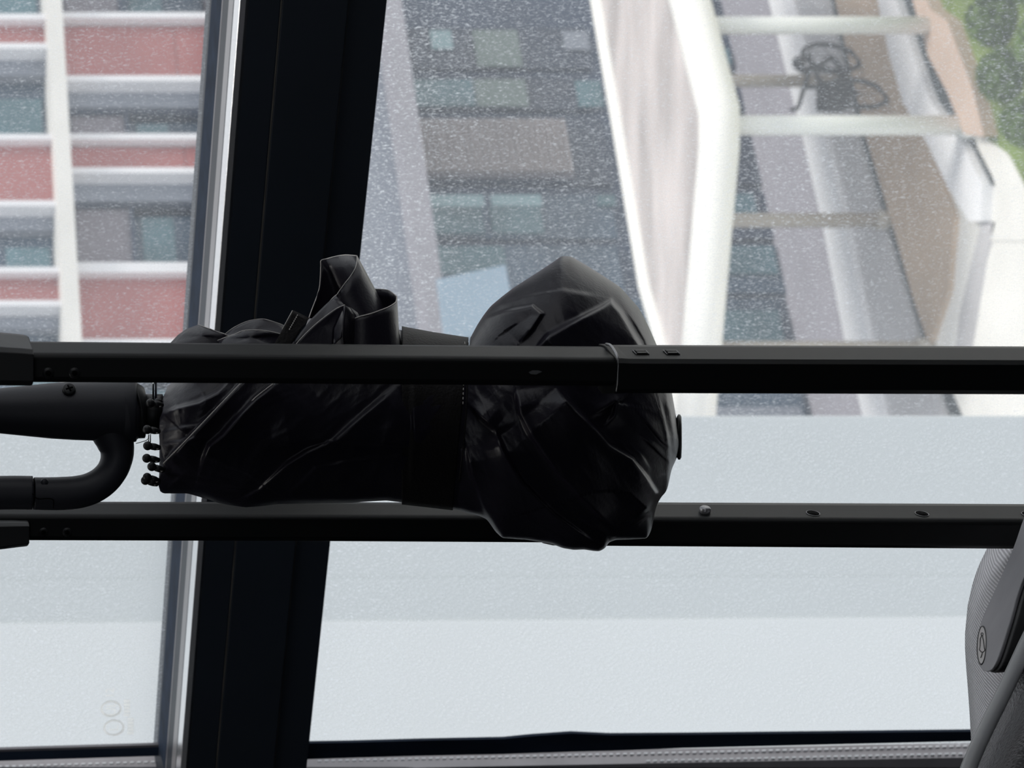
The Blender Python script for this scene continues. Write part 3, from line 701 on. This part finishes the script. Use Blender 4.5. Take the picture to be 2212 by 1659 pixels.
tabL = catmull([(2245, 1040, 0), (2212, 1117, 0), (2188, 1185, 0), (2152, 1268, 0), (2122, 1335, 0), (2109, 1385, 0), (2109, 1418, 0), (2117, 1443, 0), (2132, 1451, 0), (2146, 1441, 0), (2160, 1408, 0), (2180, 1345, 0), (2197, 1285, 0), (2215, 1240, 0), (2260, 1160, 0)], 4)
def tabY(px, py): return 1.045 - .062 * (py - 1040) / 411 - .00085 * (px - (2212 - .30 * (py - 1117)))
def tab_plate(name, pts, off, drop, mt, parent, bevel=.0006):
    """a plate lying in the tab's own tilted plane, off above it (frame left), drop thick"""
    ring = [P(px, py, tabY(px, py)) + Vector((0, -.25, .97)) * off for px, py in pts]
    return prism(name, ring, Vector((0, .25, -.97)) * drop, M[mt], parent, bevel)
TL = [(v.x, v.y) for v in tabL]
tb = tab_plate('pull_tab', TL, 0, .0022, 'tab', bag)
tab_plate('tab_backing', [(v.x + 4, v.y + 3) for v in tabL], -.0023, .006, 'tabdark', bag, .001)
tab2 = catmull([(2230, 1240, 0), (2195, 1330, 0), (2165, 1392, 0), (2150, 1430, 0), (2152, 1446, 0), (2166, 1451, 0), (2185, 1445, 0), (2212, 1400, 0), (2270, 1300, 0)], 4)
slab_outline('second_tab', [(v.x, v.y) for v in tab2], 1.01, .985, .012, 'tabdark', bag, .002)
slab_outline('second_tab_face', [(v.x + 1, v.y - 1) for v in catmull([(2166, 1408, 0), (2156, 1428, 0), (2153, 1443, 0), (2160, 1441, 0), (2165, 1425, 0)], 3)], .982, .982, .002, 'tab', bag, .0003)
# round badge with a bell on the tab
ov = [(2122 + 9.5 * math.cos(t) - 1.5 * math.sin(t), 1394 + 41 * math.sin(t)) for t in np.linspace(0, 2 * math.pi, 41)[:-1]]
UPN = Vector((0, -.25, .97))
bd = tab_plate('badge', ov, .0003, .001, 'badge', tb, .0001)
def onb(a, b, o=.0004): return P(a, b, tabY(a, b)) + UPN * o
tube('badge_rim', [onb(a, b, .0002) for a, b in ov], .00035, M['tabdark'], tb, 6, True)
bell = [(2122, 1374), (2119.5, 1380), (2119, 1396), (2117.5, 1404), (2121, 1408), (2125, 1409), (2129.5, 1405), (2128, 1400), (2126.5, 1385), (2124.5, 1378), (2124.5, 1373), (2122, 1372)]
tube('bell_outline', [onb(a, b) for a, b in bell], .00028, M['tabdark'], bd, 6, True)
tube('bell_clapper', [onb(a, b) for a, b in ((2124, 1409), (2122.5, 1416), (2120.5, 1421))], .00030, M['tabdark'], bd, 6)
tube('bell_loop', [onb(2123 + 2.2 * math.cos(t), 1370 + 3.2 * math.sin(t)) for t in np.linspace(0, 2 * math.pi, 13)[:-1]], .0002, M['tabdark'], bd, 5, True)
# piping and leather
pc = [(2330, 1170, .985), (2270, 1290, .965), (2228, 1372, .955), (2197, 1438, .948), (2167, 1502, .942), (2136, 1564, .936), (2112, 1615, .93), (2093, 1662, .926), (2070, 1730, .92)]
tube('piping', catmull([P(*p) for p in pc], 5), 14.5 / F * .94, M['piping'], bag, 16)
tube('seam_bead', catmull([P(a - 15.5, b - 3, c_ + .002) for a, b, c_ in pc], 5), 3.2 / F * .94, M['perf'] if 0 else M['piping'], bag, 8)
rows = []
for a, b, c_ in pc:
    r = []
    for k in range(13):
        t = k / 12; off = 12 + t * 230
        r.append((a + off * .92, b + off * .40, c_ + .02 - .030 * math.sin(min(1, t * 3.2) * math.pi * .5) - .05 * t + .006 * math.cos(t * 9)))
    rows.append(r)
sheet('leather_pocket', rows, 'leather', bag, .003, sub=1)
gp = [(2262, 1540, .925), (2228, 1605, .922), (2204, 1650, .92), (2178, 1710, .918)]
tube('pocket_piping', catmull([P(*p) for p in gp], 5), .004, M['piping'], bag, 12)

# ------------------------------------------------------------------ umbrella
UD = 1.015
umb = thing('folding_umbrella', 'black compact umbrella, loosely strapped, hanging by its hook between the handle tubes', 'umbrella', P(335, 890, UD))
T_BODY = [(330, 852), (345, 846), (360, 838), (380, 815), (420, 775), (480, 748), (560, 742), (700, 735), (860, 712), (935, 722), (1010, 734)]
B_BODY = [(330, 1046), (342, 1058), (352, 1066), (375, 1066), (405, 1066), (440, 1076), (470, 1086), (500, 1092), (530, 1096), (560, 1094), (600, 1089), (640, 1088), (700, 1087), (760, 1086), (800, 1083), (835, 1081), (880, 1087), (940, 1092), (1010, 1106)]
T_CR = [(985, 745), (1012, 738), (1020, 722), (1032, 700), (1045, 680), (1060, 661), (1085, 640), (1110, 621), (1160, 589), (1195, 566), (1213, 553), (1234, 554), (1265, 572), (1300, 594), (1340, 620), (1362, 645), (1380, 665), (1400, 703), (1417, 742), (1440, 795), (1452, 850), (1460, 900), (1466, 930), (1470, 950)]
B_CR = [(985, 1100), (1010, 1108), (1035, 1114), (1052, 1122), (1070, 1148), (1085, 1162), (1140, 1166), (1190, 1174), (1215, 1184), (1240, 1188), (1262, 1187), (1280, 1190), (1295, 1191), (1308, 1184), (1314, 1172), (1330, 1166), (1365, 1165), (1398, 1163), (1404, 1152), (1411, 1135), (1413, 1110), (1417, 1094), (1428, 1074), (1441, 1060), (1447, 1035), (1449, 1015), (1456, 1003), (1464, 985), (1470, 960)]
_TB = {}
def ip(l, x):
    """outline table: a smooth curve through the listed points"""
    k = id(l)
    if k not in _TB:
        xs, ys = zip(*l); g = np.arange(xs[0] - 30, xs[-1] + 31, 1.0); v = np.interp(g, xs, ys)
        kr = np.exp(-.5 * (np.arange(-12, 13) / SM) ** 2); kr /= kr.sum(); v2 = np.convolve(np.pad(v, 12, mode='edge'), kr, 'valid')
        en = np.clip(np.minimum(g - xs[0], xs[-1] - g) / 12, 0, 1); _TB[k] = (g, v * (1 - en) + v2 * en, l)
    g, v, _ = _TB[k]; return np.interp(x, g, v)
SM = 3.0
_TS = {}
def ips(l, x):
    """the same outline, much smoother, for the swell of the cloth between the edges"""
    k = id(l)
    if k not in _TS:
        xs, ys = zip(*l); g = np.arange(xs[0] - 60, xs[-1] + 61, 1.0); v = ip(l, g)
        kr = np.exp(-.5 * (np.arange(-60, 61) / 22) ** 2); kr /= kr.sum(); v2 = np.convolve(np.pad(v, 60, mode='edge'), kr, 'valid')
        en = np.clip(np.minimum(g - xs[0], xs[-1] - g) / 50, 0, 1); en = en * en * (3 - 2 * en); _TS[k] = (g, v * (1 - en) + v2 * en, l)
    g, v, _ = _TS[k]; return np.interp(x, g, v)
def crease(PX, PY, line, amp, wsoft, wsharp=1.7, side=1, taper=40):
    """fabric layer edge: high on one side of the line, dropping sharply on the other"""
    best = np.full(PX.shape, 1e9); sg = np.zeros(PX.shape); end = np.ones(PX.shape)
    L = sum(math.dist(line[i], line[i + 1]) for i in range(len(line) - 1)); acc = 0
    for (ax, ay), (bx, by) in zip(line[:-1], line[1:]):
        dx, dy = bx - ax, by - ay; l = math.hypot(dx, dy)
        t = np.clip(((PX - ax) * dx + (PY - ay) * dy) / l ** 2, 0, 1)
        qx, qy = PX - ax - t * dx, PY - ay - t * dy; d = np.hypot(qx, qy)
        m_ = d < best; best = np.where(m_, d, best)
        sg = np.where(m_, np.sign(dx * qy - dy * qx), sg)
        s_ = acc + t * l
        end = np.where(m_, np.clip(s_ / taper, .12, 1) * np.clip((L - s_) / taper, .12, 1), end); acc += l
    sd_ = best * sg * side
    hi = np.exp(-np.maximum(sd_, 0) / wsoft); lo = 1 / (1 + np.exp(-np.clip(sd_ / wsharp, -30, 30)))
    return amp * end * hi * lo
CR = [  # (line, amplitude px, soft width, side)
    ([(1150, 760), (1185, 722), (1250, 688), (1300, 662), (1320, 649), (1342, 674), (1385, 748), (1400, 800)], 26, 70, 1),
    ([(1350, 668), (1368, 695), (1392, 735), (1405, 780)], 9, 14, -1),
    ([(1375, 655), (1400, 715), (1412, 745)], 9, 12, -1),
    ([(1040, 690), (1090, 672), (1150, 660), (1172, 678), (1150, 712), (1120, 745)], 16, 34, 1),
    ([(1060, 661), (1130, 640), (1215, 625), (1300, 640)], 6, 40, 1),
    ([(1010, 872), (1040, 905), (1068, 928), (1075, 945)], 20, 30, -1),
    ([(1068, 925), (1090, 975), (1130, 1040), (1200, 1110), (1300, 1182)], 16, 46, 1),
    ([(1112, 840), (1122, 895), (1150, 950), (1200, 1020), (1260, 1085), (1330, 1150)], 18, 60, -1),
    ([(1200, 834), (1245, 885), (1290, 928), (1320, 962), (1368, 990), (1398, 1030), (1420, 1066), (1400, 1100), (1370, 1125)], 30, 90, 1),
    ([(1270, 905), (1292, 892), (1310, 882), (1330, 870), (1326, 895), (1300, 925)], 14, 18, -1),
    ([(1320, 940), (1345, 965), (1375, 990)], 8, 12, -1),
    ([(1355, 950), (1385, 980), (1402, 1010), (1404, 1030)], 13, 18, 1),
    ([(1375, 935), (1410, 965), (1440, 995), (1452, 1008)], 12, 16, -1),
    ([(1380, 895), (1405, 925), (1430, 955), (1455, 975)], 12, 18, -1),
    ([(1422, 850), (1434, 900), (1444, 945), (1448, 990)], 10, 12, 1),
    ([(1440, 850), (1450, 890), (1458, 940), (1458, 985)], 10, 10, 1),
    ([(1400, 1040), (1420, 1030), (1449, 1018)], 10, 20, 1),
    ([(1005, 960), (1018, 1030), (1050, 1112), (1085, 1162)], 14, 40, -1),
    ([(1240, 1115), (1290, 1150), (1345, 1168), (1400, 1163)], 14, 22, -1),
    ([(1330, 1155), (1370, 1140), (1398, 1118), (1412, 1112)], 14, 16, 1),
    ([(1160, 1130), (1220, 1165), (1290, 1183)], 8, 22, 1),
    ([(1150, 960), (1200, 1000), (1230, 1060)], 5, 30, 1),
]
BC = [
    ([(580, 770), (517, 829), (470, 880), (410, 942), (351, 1003)], 22, 60, -1),
    ([(640, 790), (588, 830), (553, 858), (520, 892), (480, 938), (450, 962), (438, 990), (430, 1020)], 20, 70, -1),
    ([(345, 912), (352, 893), (380, 880), (430, 868), (470, 846), (500, 820)], 20, 30, 1),
    ([(340, 935), (380, 925), (440, 915)], 8, 14, 1),
    ([(345, 960), (400, 950), (450, 940)], 9, 16, 1),
    ([(362, 985), (405, 950), (430, 935)], 6, 20, 1),
    ([(350, 1020), (400, 1030), (470, 1040), (520, 1052)], 8, 20, -1),
    ([(352, 1064), (385, 1032), (400, 1020)], 9, 16, 1),
    ([(400, 1036), (460, 1052), (520, 1058), (560, 1056)], 8, 16, 1),
    ([(500, 1090), (560, 1056), (620, 1000), (660, 975), (720, 950), (800, 880), (860, 830)], 12, 80, 1),
    ([(585, 966), (640, 958), (720, 955), (800, 960), (893, 967)], 7, 60, -1),
    ([(893, 968), (890, 880), (884, 800)], 6, 60, 1),
    ([(600, 1090), (640, 1050), (680, 1010), (780, 990), (890, 985)], 6, 50, 1),
    ([(430, 830), (450, 870), (470, 890)], 6, 14, 1),
    ([(365, 840), (385, 870), (390, 900)], 8, 16, 1),
]
def wr_noise(PX, PY, sc, amp, ang, seed):
    rs = np.random.RandomState(seed); out = np.zeros(PX.shape); ca, sa = math.cos(ang), math.sin(ang)
    U = PX * ca + PY * sa; V = -PX * sa + PY * ca
    for k in range(7):
        f1 = rs.uniform(.6, 1.6) / sc; f2 = rs.uniform(.1, .4) / sc
        out += (1 - np.abs(np.sin(V * f1 + U * f2 + rs.uniform(0, 6) + .8 * np.sin(U * f2 * 2 + k)))) ** 2 * rs.uniform(.5, 1)
    return out * amp / 4
def fabric_shell(name, nx, ns, xfun, top_l, bot_l, rd_fun, creases, parent, lift=0.0, mt='fabric', noise=None, xr=(0, 1), ends=True):
    phi = np.linspace(0, math.pi, ns); s = np.linspace(*xr, nx)
    S, PH = np.meshgrid(s, phi, indexing='ij'); PX = xfun(S, PH)
    t0, b0 = ip(top_l, PX), ip(bot_l, PX); t_, b_ = ips(top_l, PX), ips(bot_l, PX); yc, ry = (t_ + b_) / 2, (b_ - t_) / 2 + lift
    PY = yc - ry * np.cos(PH) + (t0 - t_) * np.exp(-(PH / .38) ** 2) + (b0 - b_) * np.exp(-((math.pi - PH) / .38) ** 2); rd = rd_fun(PX)
    H = np.zeros(PX.shape)
    for l, a, ws, sd2 in creases: H += crease(PX, PY, l, a * 1.5, ws, side=sd2)
    if noise: H += wr_noise(PX, PY, *noise) + wr_noise(PX, PY, noise[0] * .42, noise[1] * .42, noise[2] + .35, noise[3] + 20)
    H *= np.sin(PH) ** .5
    D = UD - (rd * np.sin(PH) * F / UD + H + lift * np.sin(PH)) * UD / F
    verts = [P(PX[i, j], PY[i, j], D[i, j]) for i in range(nx) for j in range(ns)]
    nb = 18; pb = np.linspace(0, math.pi, nb)[1:-1]
    back = []
    for i in range(nx):
        for p in pb:       # from the bottom edge round the back to the top edge
            ph = math.pi - p; px = float(xfun(S[i, :1], np.array([ph]))[0])
            a, b = float(ip(top_l, px)), float(ip(bot_l, px)); y = (a + b) / 2 - ((b - a) / 2 + lift) * math.cos(ph)
            back.append(P(px, y, UD + float(rd_fun(np.array([px]))[0]) * .8 * math.sin(ph) + lift * .0002))
    m_ = ns + len(pb); V = []
    for i in range(nx): V += verts[i * ns:(i + 1) * ns] + back[i * len(pb):(i + 1) * len(pb)]
    f = []
    for i in range(nx - 1):
        for k in range(m_):
            k2 = (k + 1) % m_; f.append((i * m_ + k, i * m_ + k2, (i + 1) * m_ + k2, (i + 1) * m_ + k))
    if ends: f.append(tuple(range(m_))[::-1]); f.append(tuple(range((nx - 1) * m_, nx * m_)))
    return mesh(name, V, f, M[mt], parent, True, recalc=True)
def smooth_fn(xs, ys, sg):
    g = np.arange(xs[0] - 80, xs[-1] + 81, 1.0); v = np.interp(g, xs, ys)
    kr = np.exp(-.5 * (np.arange(-3 * sg, 3 * sg + 1) / sg) ** 2); kr /= kr.sum(); v2 = np.convolve(np.pad(v, 3 * sg, mode='edge'), kr, 'valid')
    en = np.clip(np.minimum(g - xs[0], xs[-1] - g) / (2 * sg), 0, 1); en = en * en * (3 - 2 * en); v = v * (1 - en) + v2 * en
    return lambda x: np.interp(x, g, v)
rd_body = smooth_fn([320, 345, 400, 600, 1010], [.014, .026, .038, .044, .042], 20)
rd_cr = smooth_fn([975, 1012, 1100, 1240, 1380, 1440, 1470], [.040, .042, .050, .055, .044, .028, .006], 22)
def left_edge(PH):      # uneven hem line of the canopy's open end
    y = 949 - 97 * np.cos(PH); return np.interp(y, [852, 868, 893, 905, 930, 955, 985, 1000, 1020, 1035, 1046], [362, 352, 351, 345, 343, 345, 353, 351, 345, 341, 346])
fabric_shell('canopy_body', 340, 170, lambda S, PH: left_edge(PH) + S * (1008 - left_edge(PH)), T_BODY, B_BODY, rd_body, BC, umb, noise=(34, 5, R(-42), 3))
xl_ = lambda PH: 1016 - 34 * (1 - np.cos(PH)) / 2
fabric_shell('canopy_crown', 330, 240, lambda S, PH: xl_(PH) + (1469.5 - xl_(PH)) * S, T_CR, B_CR, rd_cr, CR, umb, noise=(42, 6, R(50), 5))
ST = [(860, 706), (935, 720), (1014, 732), (1030, 733)]; SB = [(860, 1086), (940, 1095), (990, 1101), (1030, 1106)]
strap = fabric_shell('closure_strap', 40, 80, lambda S, PH: 868 + S * (xl_(PH) - 4 - 868), ST, SB, lambda x: rd_body(x) + .0006, [([(893, 700), (890, 880), (884, 1080)], 3, 30, -1)], umb, lift=3.0, mt='strap', noise=(60, 3, R(80), 9))
# stitching on the strap edge, pale tubes for light caught on the body folds
def surf_pts(line, lists, rdf, lift=1.5, crs=()):
    out = []
    for (a, b) in [(v.x, v.y) for v in catmull([(p[0], p[1], 0) for p in line], 6)]:
        t_, bo = float(ip(lists[0], a)), float(ip(lists[1], a)); yc, ry = (t_ + bo) / 2, (bo - t_) / 2
        cp = max(-1, min(1, (yc - b) / ry)); sn = math.sqrt(1 - cp * cp)
        h = 0
        X1, Y1 = np.array([a]), np.array([b])
        for l, am, ws, sd2 in crs: h += float(crease(X1, Y1, l, am * 1.15, ws, side=sd2)[0])
        D = UD - float(rdf(X1)[0]) * sn - (h * sn ** .5 + lift) * UD / F
        out.append(P(a, b, D))
    return out
stl = [(1004, 738), (1003, 800), (1001, 870)]
for i in range(14):
    y = 738 + i * 10
    tube('stitch', surf_pts([(1004 - (y - 738) * .03, y), (1004 - (y + 5 - 738) * .03, y + 5)], (ST, SB), rd_body, 9), .00022, M['hem_glint'], strap, 5)
tube('strap_edge', surf_pts([(1011, 740), (1009, 820), (1006, 900), (1000, 970), (992, 1040)], (ST, SB), rd_body, 6), .0003, M['strap'], strap, 6)
def glint_line(line, lift=2.5, r=.00028, nm='hem_glint'):  # pale tube standing in for light caught on a fold edge
    pts = surf_pts(line, (T_BODY, B_BODY), rd_body, lift, BC); return tube(nm, pts, r, M['hem_glint'], umb, 6)
glint_line([(519, 829), (470, 880), (410, 943), (353, 1001)], 16)
glint_line([(590, 829), (555, 856), (545, 866)], 16, .0003)
# ---- loose flaps above the top handle tube
def flap(name, rim, base, glint_idx=None, mt='fabric', th=.00035, k=8, bulge=0.0, glint_r=.00028, closed=True):
    n = len(rim); rows = []
    for i in range(k + 1):
        t = i / k
        rows.append([(a[0] + (b[0] - a[0]) * t, a[1] + (b[1] - a[1]) * t, a[2] + (b[2] - a[2]) * t - bulge * math.sin(math.pi * t)) for a, b in zip(rim, base)])
    v = [P(*p) for r in rows for p in r]; f = []
    for i in range(k):
        for j in range(n if closed else n - 1):
            j2 = (j + 1) % n; f.append((i * n + j, i * n + j2, (i + 1) * n + j2, (i + 1) * n + j))
    o = mesh(name, v, f, M[mt], umb, True)
    s = o.modifiers.new('solid', 'SOLIDIFY'); s.thickness = th; s.offset = 0
    if glint_idx is not None:
        pts = [P(*rim[i % n]) for i in range(glint_idx[0], glint_idx[1] + 1)]
        tube('hem_glint', catmull(pts, 3), glint_r, M['hem_glint'], o, 6)  # pale tube imitates the bright rim of the flap
    return o
r1 = [(771, 552.5, 1.005), (771, 565, 1.0), (767, 580, .995), (756, 598, .992), (745, 612, .990), (735, 626, .990), (725, 640, .990),
      (705, 665, .997), (680, 688, 1.01), (667, 688, 1.03), (674, 668, 1.035), (683, 645, 1.04), (690, 622, 1.04), (692, 600, 1.04), (693, 575, 1.04), (693.5, 563, 1.04), (703, 560, 1.04), (715, 556.5, 1.035), (730, 553, 1.03), (746, 550.8, 1.02), (760, 551.5, 1.01)]
b1 = [(874, 745, 1.0), (870, 750, .99), (860, 755, .985), (840, 760, .98), (820, 765, .978), (800, 765, .98), (780, 765, .985), (740, 765, .99), (700, 765, 1.0), (640, 765, 1.03), (650, 765, 1.04), (670, 765, 1.045), (690, 765, 1.045), (710, 765, 1.045), (730, 765, 1.045), (760, 765, 1.045), (780, 765, 1.045), (800, 765, 1.04), (820, 765, 1.035), (850, 760, 1.02), (868, 752, 1.01)]
flap('loose_flap', r1 + [r1[0]], b1 + [b1[0]], (9, 21), closed=False)
tube('hem_glint', catmull([P(*p) for p in r1[:8]], 3), .0002, M['hem_glint'], umb, 6)
r2 = [(857, 641, .992), (856, 651, .985), (850, 657, .98), (838, 664, .975), (820, 671, .972), (800, 678, .970), (780, 683, .970), (760, 690, .972), (738, 700, .976), (712, 690, .985), (700, 672, .99), (712, 652, 1.0), (726, 638, 1.005), (745, 632, 1.01), (765, 628.5, 1.012), (785, 626, 1.012), (805, 624.8, 1.01), (822, 625, 1.008), (838, 627, 1.003), (848, 633, .998)]
b2 = [(863, 748, .99), (862, 755, .98), (858, 760, .975), (845, 762, .97), (825, 765, .968), (805, 765, .968), (785, 765, .968), (760, 765, .97), (735, 765, .975), (690, 765, .985), (655, 765, .99), (660, 765, 1.0), (690, 765, 1.01), (720, 765, 1.015), (750, 765, 1.015), (780, 765, 1.015), (810, 765, 1.015), (830, 765, 1.01), (850, 760, 1.005), (860, 752, .998)]
flap('loose_flap', r2 + [r2[0]], b2 + [b2[0]], (11, 20), closed=False)
tube('hem_glint', catmull([P(*p) for p in r2[:8]], 3), .0003, M['hem_glint'], umb, 6)
def fan(name, pts, mt='fabric', hem_glint=None, bul=.004, th=.0004):
    """small free sheet: outline (px, py, Y) with a bulged middle"""
    n = len(pts); cx = sum(p[0] for p in pts) / n; cy = sum(p[1] for p in pts) / n; cY = sum(p[2] for p in pts) / n
    rings = 5; v = []
    for r in range(rings):
        t = 1 - r / rings
        for p in pts: v.append(P(cx + (p[0] - cx) * t, cy + (p[1] - cy) * t, cY + (p[2] - cY) * t - bul * (1 - t * t)))
    v.append(P(cx, cy, cY - bul)); f = []
    for r in range(rings - 1):
        for j in range(n): f.append((r * n + j, r * n + (j + 1) % n, (r + 1) * n + (j + 1) % n, (r + 1) * n + j))
    for j in range(n): f.append(((rings - 1) * n + j, (rings - 1) * n + (j + 1) % n, len(v) - 1))
    o = mesh(name, v, f, M[mt], umb, True)
    s = o.modifiers.new('solid', 'SOLIDIFY'); s.thickness = th; s.offset = 0
    if hem_glint: tube('hem_glint', catmull([P(*pts[i % n]) for i in range(hem_glint[0], hem_glint[1] + 1)], 3), .00026, M['hem_glint'], o, 6)  # edge highlight of the sheet, built as a pale tube
    return o
# strip of fabric running up to the second loop
fan('loose_flap', [(725, 639, .988), (700, 662, .985), (672, 690, .98), (650, 718, .978), (630, 748, .975), (700, 752, .972), (735, 700, .974), (745, 660, .978)], bul=.001)
# pointed fold: dark left sheet, satin face, right sheet
fan('pointed_fold', [(745, 659, .968), (728, 666, .967), (705, 682, .966), (680, 702, .965), (655, 726, .964), (636, 748, .963), (720, 752, .962), (722, 710, .964)], hem_glint=(0, 5), bul=.0)
fan('pointed_fold', [(745, 660, .966), (733, 676, .972), (724, 694, .976), (717, 715, .976), (715, 735, .974), (717, 750, .972), (728, 738, .966), (738, 728, .962), (742, 700, .961), (745, 680, .963)], bul=.0, mt='fabric')
fan('pointed_fold', [(745, 660, .963), (754, 664, .965), (764, 678, .970), (772, 700, .975), (778, 725, .978), (780, 752, .978), (744, 752, .962), (740, 728, .960), (741, 700, .960), (743, 680, .962)], bul=.001)
fan('pointed_fold', [(756, 664, .972), (772, 676, .974), (782, 700, .976), (800, 718, .978), (820, 735, .98), (828, 752, .98), (790, 754, .972), (784, 725, .971), (776, 700, .971), (766, 678, .971)], bul=.001)
# stitched tab
tbp = [(632, 671, .972), (667, 688, .974), (650, 712, .970), (626, 750, .966), (590, 750, .966), (610, 712, .969)]
tb_ = fan('stitched_tab', tbp, 'strap', hem_glint=(5, 6), bul=.0006, th=.0012)
for i in range(8):
    t0 = i / 8; t1_ = t0 + .07
    tube('stitch', [P(643 - 19 * t, 680 + 34 * t, .9685 - .003 * t) for t in (t0, t1_)], .00022, M['hem_glint'], tb_, 5)
# low flaps at the rim, nearest the handle
fan('loose_flap', [(368, 742, 1.0), (385, 724, 1.0), (402, 712, 1.0), (420, 705, 1.0), (430, 702, .998), (440, 706, .995), (455, 711, .99), (470, 717, .988), (486, 722, .985), (497, 729, .985), (500, 750, .985), (430, 758, .985), (372, 756, .99)], hem_glint=(4, 9), bul=.004)
fan('loose_flap', [(484, 724, 1.0), (500, 711, 1.0), (518, 701, 1.0), (535, 694, 1.0), (550, 691, 1.0), (570, 689.5, .998), (590, 695, .996), (612, 703, .994), (622, 712, .99), (610, 750, .98), (500, 752, .98), (490, 738, .99)], hem_glint=(0, 8), bul=.001)
fan('loose_flap', [(470, 736, .985), (490, 728, .982), (508, 722, .98), (524, 715, .978), (548, 713, .976), (575, 715, .975), (600, 720, .976), (612, 724, .978), (600, 752, .97), (540, 754, .968), (480, 752, .975)], hem_glint=(0, 7), bul=.004)
# short sleeves of canopy fabric round the rib ends, at the handle side
# ---- ribs with ball tips round the opening
tips = [(325, 871, .985), (342, 869, 1.0), (318, 928, .975), (319, 963, .975), (317, 990, .985), (328, 1008, .98), (318, 1031, .99), (314, 1038, 1.0)]
for px, py, Y in tips:
    c = P(px, py, Y); bm = bmesh.new(); bmesh.ops.create_uvsphere(bm, u_segments=20, v_segments=14, radius=.00205)
    bmesh.ops.translate(bm, verts=bm.verts, vec=c); me = bpy.data.meshes.new('rib_tip'); bm.to_mesh(me); bm.free()
    me.polygons.foreach_set('use_smooth', [True] * len(me.polygons)); me.materials.append(M['plastic'])
    o = bpy.data.objects.new('rib_tip', me); COL.objects.link(o); attach(o, umb)
    e = P(px + 26, py + (4 if py < 1000 else 8), Y + .003)
    tube('rib_end', [c, c + (e - c) * .35, c + (e - c) * .36, c + (e - c) * .62, e], [.0009, .0009, .0016, .0016, .0011], M['plastic'], umb, 10)
    tube('thread', [c + (e - c) * .62, c + (e - c) * .72 + Vector((-.001, -.002, 0)), e], .00022, M['hem_glint'], umb, 5)
tube('loose_thread', catmull([P(294, 958, .99), P(305, 955, .985), P(318, 950, .98), P(322, 940, .98)], 4), .00018, M['plastic'], umb, 5)
for dx in (0, 4):
    tube('wire_end', [P(321 + dx, 935, .988), P(321 + dx, 955, .988)], .00028, M['chrome'], umb, 6)
# shaft and runner seen between handle and fabric
tube('shaft', [P(250, 890, UD), P(420, 890, UD)], .0055, M['plastic'], umb, 20)
run = [P(334 + 0, 889, UD)]
v_ = []
tube('runner_link', [P(334, 800, UD - .006), P(334, 830, UD - .006), P(334, 866, UD - .006), P(334, 869, UD - .006)], [.0011, .0011, .0011, .0007], M['chrome'], umb, 14)
tube('runner', [P(310, 892, UD), P(311, 892, UD), P(350, 892, UD)], [.0082, .0088, .0088], M['plastic'], umb, 28)
# ---- handle: fat barrel with collar rings and a hook that curls back beside it
hd = [(-190, 40), (-150, 46), (-60, 47), (0, 49), (60, 55), (110, 60), (160, 63), (215, 65), (262, 67), (290, 67.5), (294, 66.5), (296, 62)]
rings_ = []
for px, r in hd:
    cy = 887.5; rr = r
    rings_.append([P(px, cy + rr * math.cos(t), UD + rr * 1.0 / F * math.sin(t)) for t in np.linspace(0, 2 * math.pi, 49)[:-1]])
hb = ring_loft('handle_barrel', rings_, M['matte'], umb)
tube('handle_collar', [P(294, 887, UD), P(295, 887, UD), P(301, 885, UD), P(306, 885, UD), P(309.5, 885, UD), P(310, 885, UD)], [.0130, .0133, .0133, .0112, .0105, .009], M['plastic'], umb, 40)
tube('handle_collar', [P(262, 890, UD), P(296, 890, UD), P(297, 890, UD)], [.0146, .0127, .012], M['matte'], umb, 40)
hc = [(238, 900, 50, 0), (240, 928, 46, 0), (248, 952, 41, 0), (253, 975, 36.5, 0), (250, 998, 34, 0), (240, 1020, 33, 0), (222, 1040, 33.5, 0), (197, 1055, 34.5, 0), (168, 1063, 35.5, 0), (135, 1066, 36, 0), (100, 1066.5, 35.5, 0), (73, 1066, 35, 0)]
hk = catmull([P(a, b, UD) for a, b, r, _ in hc], 5)
rr = np.interp(np.linspace(0, len(hc) - 1, len(hk)), range(len(hc)), [r / F * UD for _, _, r, _ in hc])
tube('handle_hook', hk, list(rr), M['matte'], umb, 32)
gt = catmull([P(a, b, UD) for a, b in ((69.5, 1064.5), (30, 1064), (-60, 1064), (-130, 1052), (-178, 1020), (-195, 970), (-190, 920), (-180, 890))], 5)
tube('hook_gate', gt, 36.5 / F * UD, M['matte'], umb, 32)
tube('gate_joint', [P(74, 1066, UD), P(68, 1065, UD)], 33.5 / F * UD, M['hole'], umb, 32)
disc('gate_pin', 96, 1042, UD - .0052, .0018, 'matte', umb, .0009)
tube('gate_seam', catmull([P(a, b, UD - .00785) for a, b in ((70, 1066), (76, 1074), (84, 1078), (100, 1077), (112, 1078), (116, 1084), (115, 1098))], 4), .00025, M['hole'], umb, 6)
c = P(149, 842.5, UD - .0096); sn_ = Vector((.55, -.83, 0)).normalized()
scw = tube('screw', [c - sn_ * .001, c + sn_ * .0012, c + sn_ * .0016], [.0031, .0031, .0026], M['plastic'], hb, 24)
zc = Vector((0, 0, 1)); sv = sn_.cross(zc).normalized()
for k in (.35, .35 + math.pi / 2):
    u = zc * math.cos(k) + sv * math.sin(k)
    tube('screw_slot', [c + sn_ * .00165 - u * .0017, c + sn_ * .00165 + u * .0017], .00045, M['hole'], scw, 6)
# tip cap at the far end of the crown
capo = [(1458, 9), (1461, 42), (1465, 49), (1469, 49), (1472, 44), (1473, 20)]
ring_loft('tip_cap', [[P(px, 944 + r * math.cos(t), UD + r / F * .9 * math.sin(t)) for t in np.linspace(0, 2 * math.pi, 33)[:-1]] for px, r in capo], M['plastic'], umb)
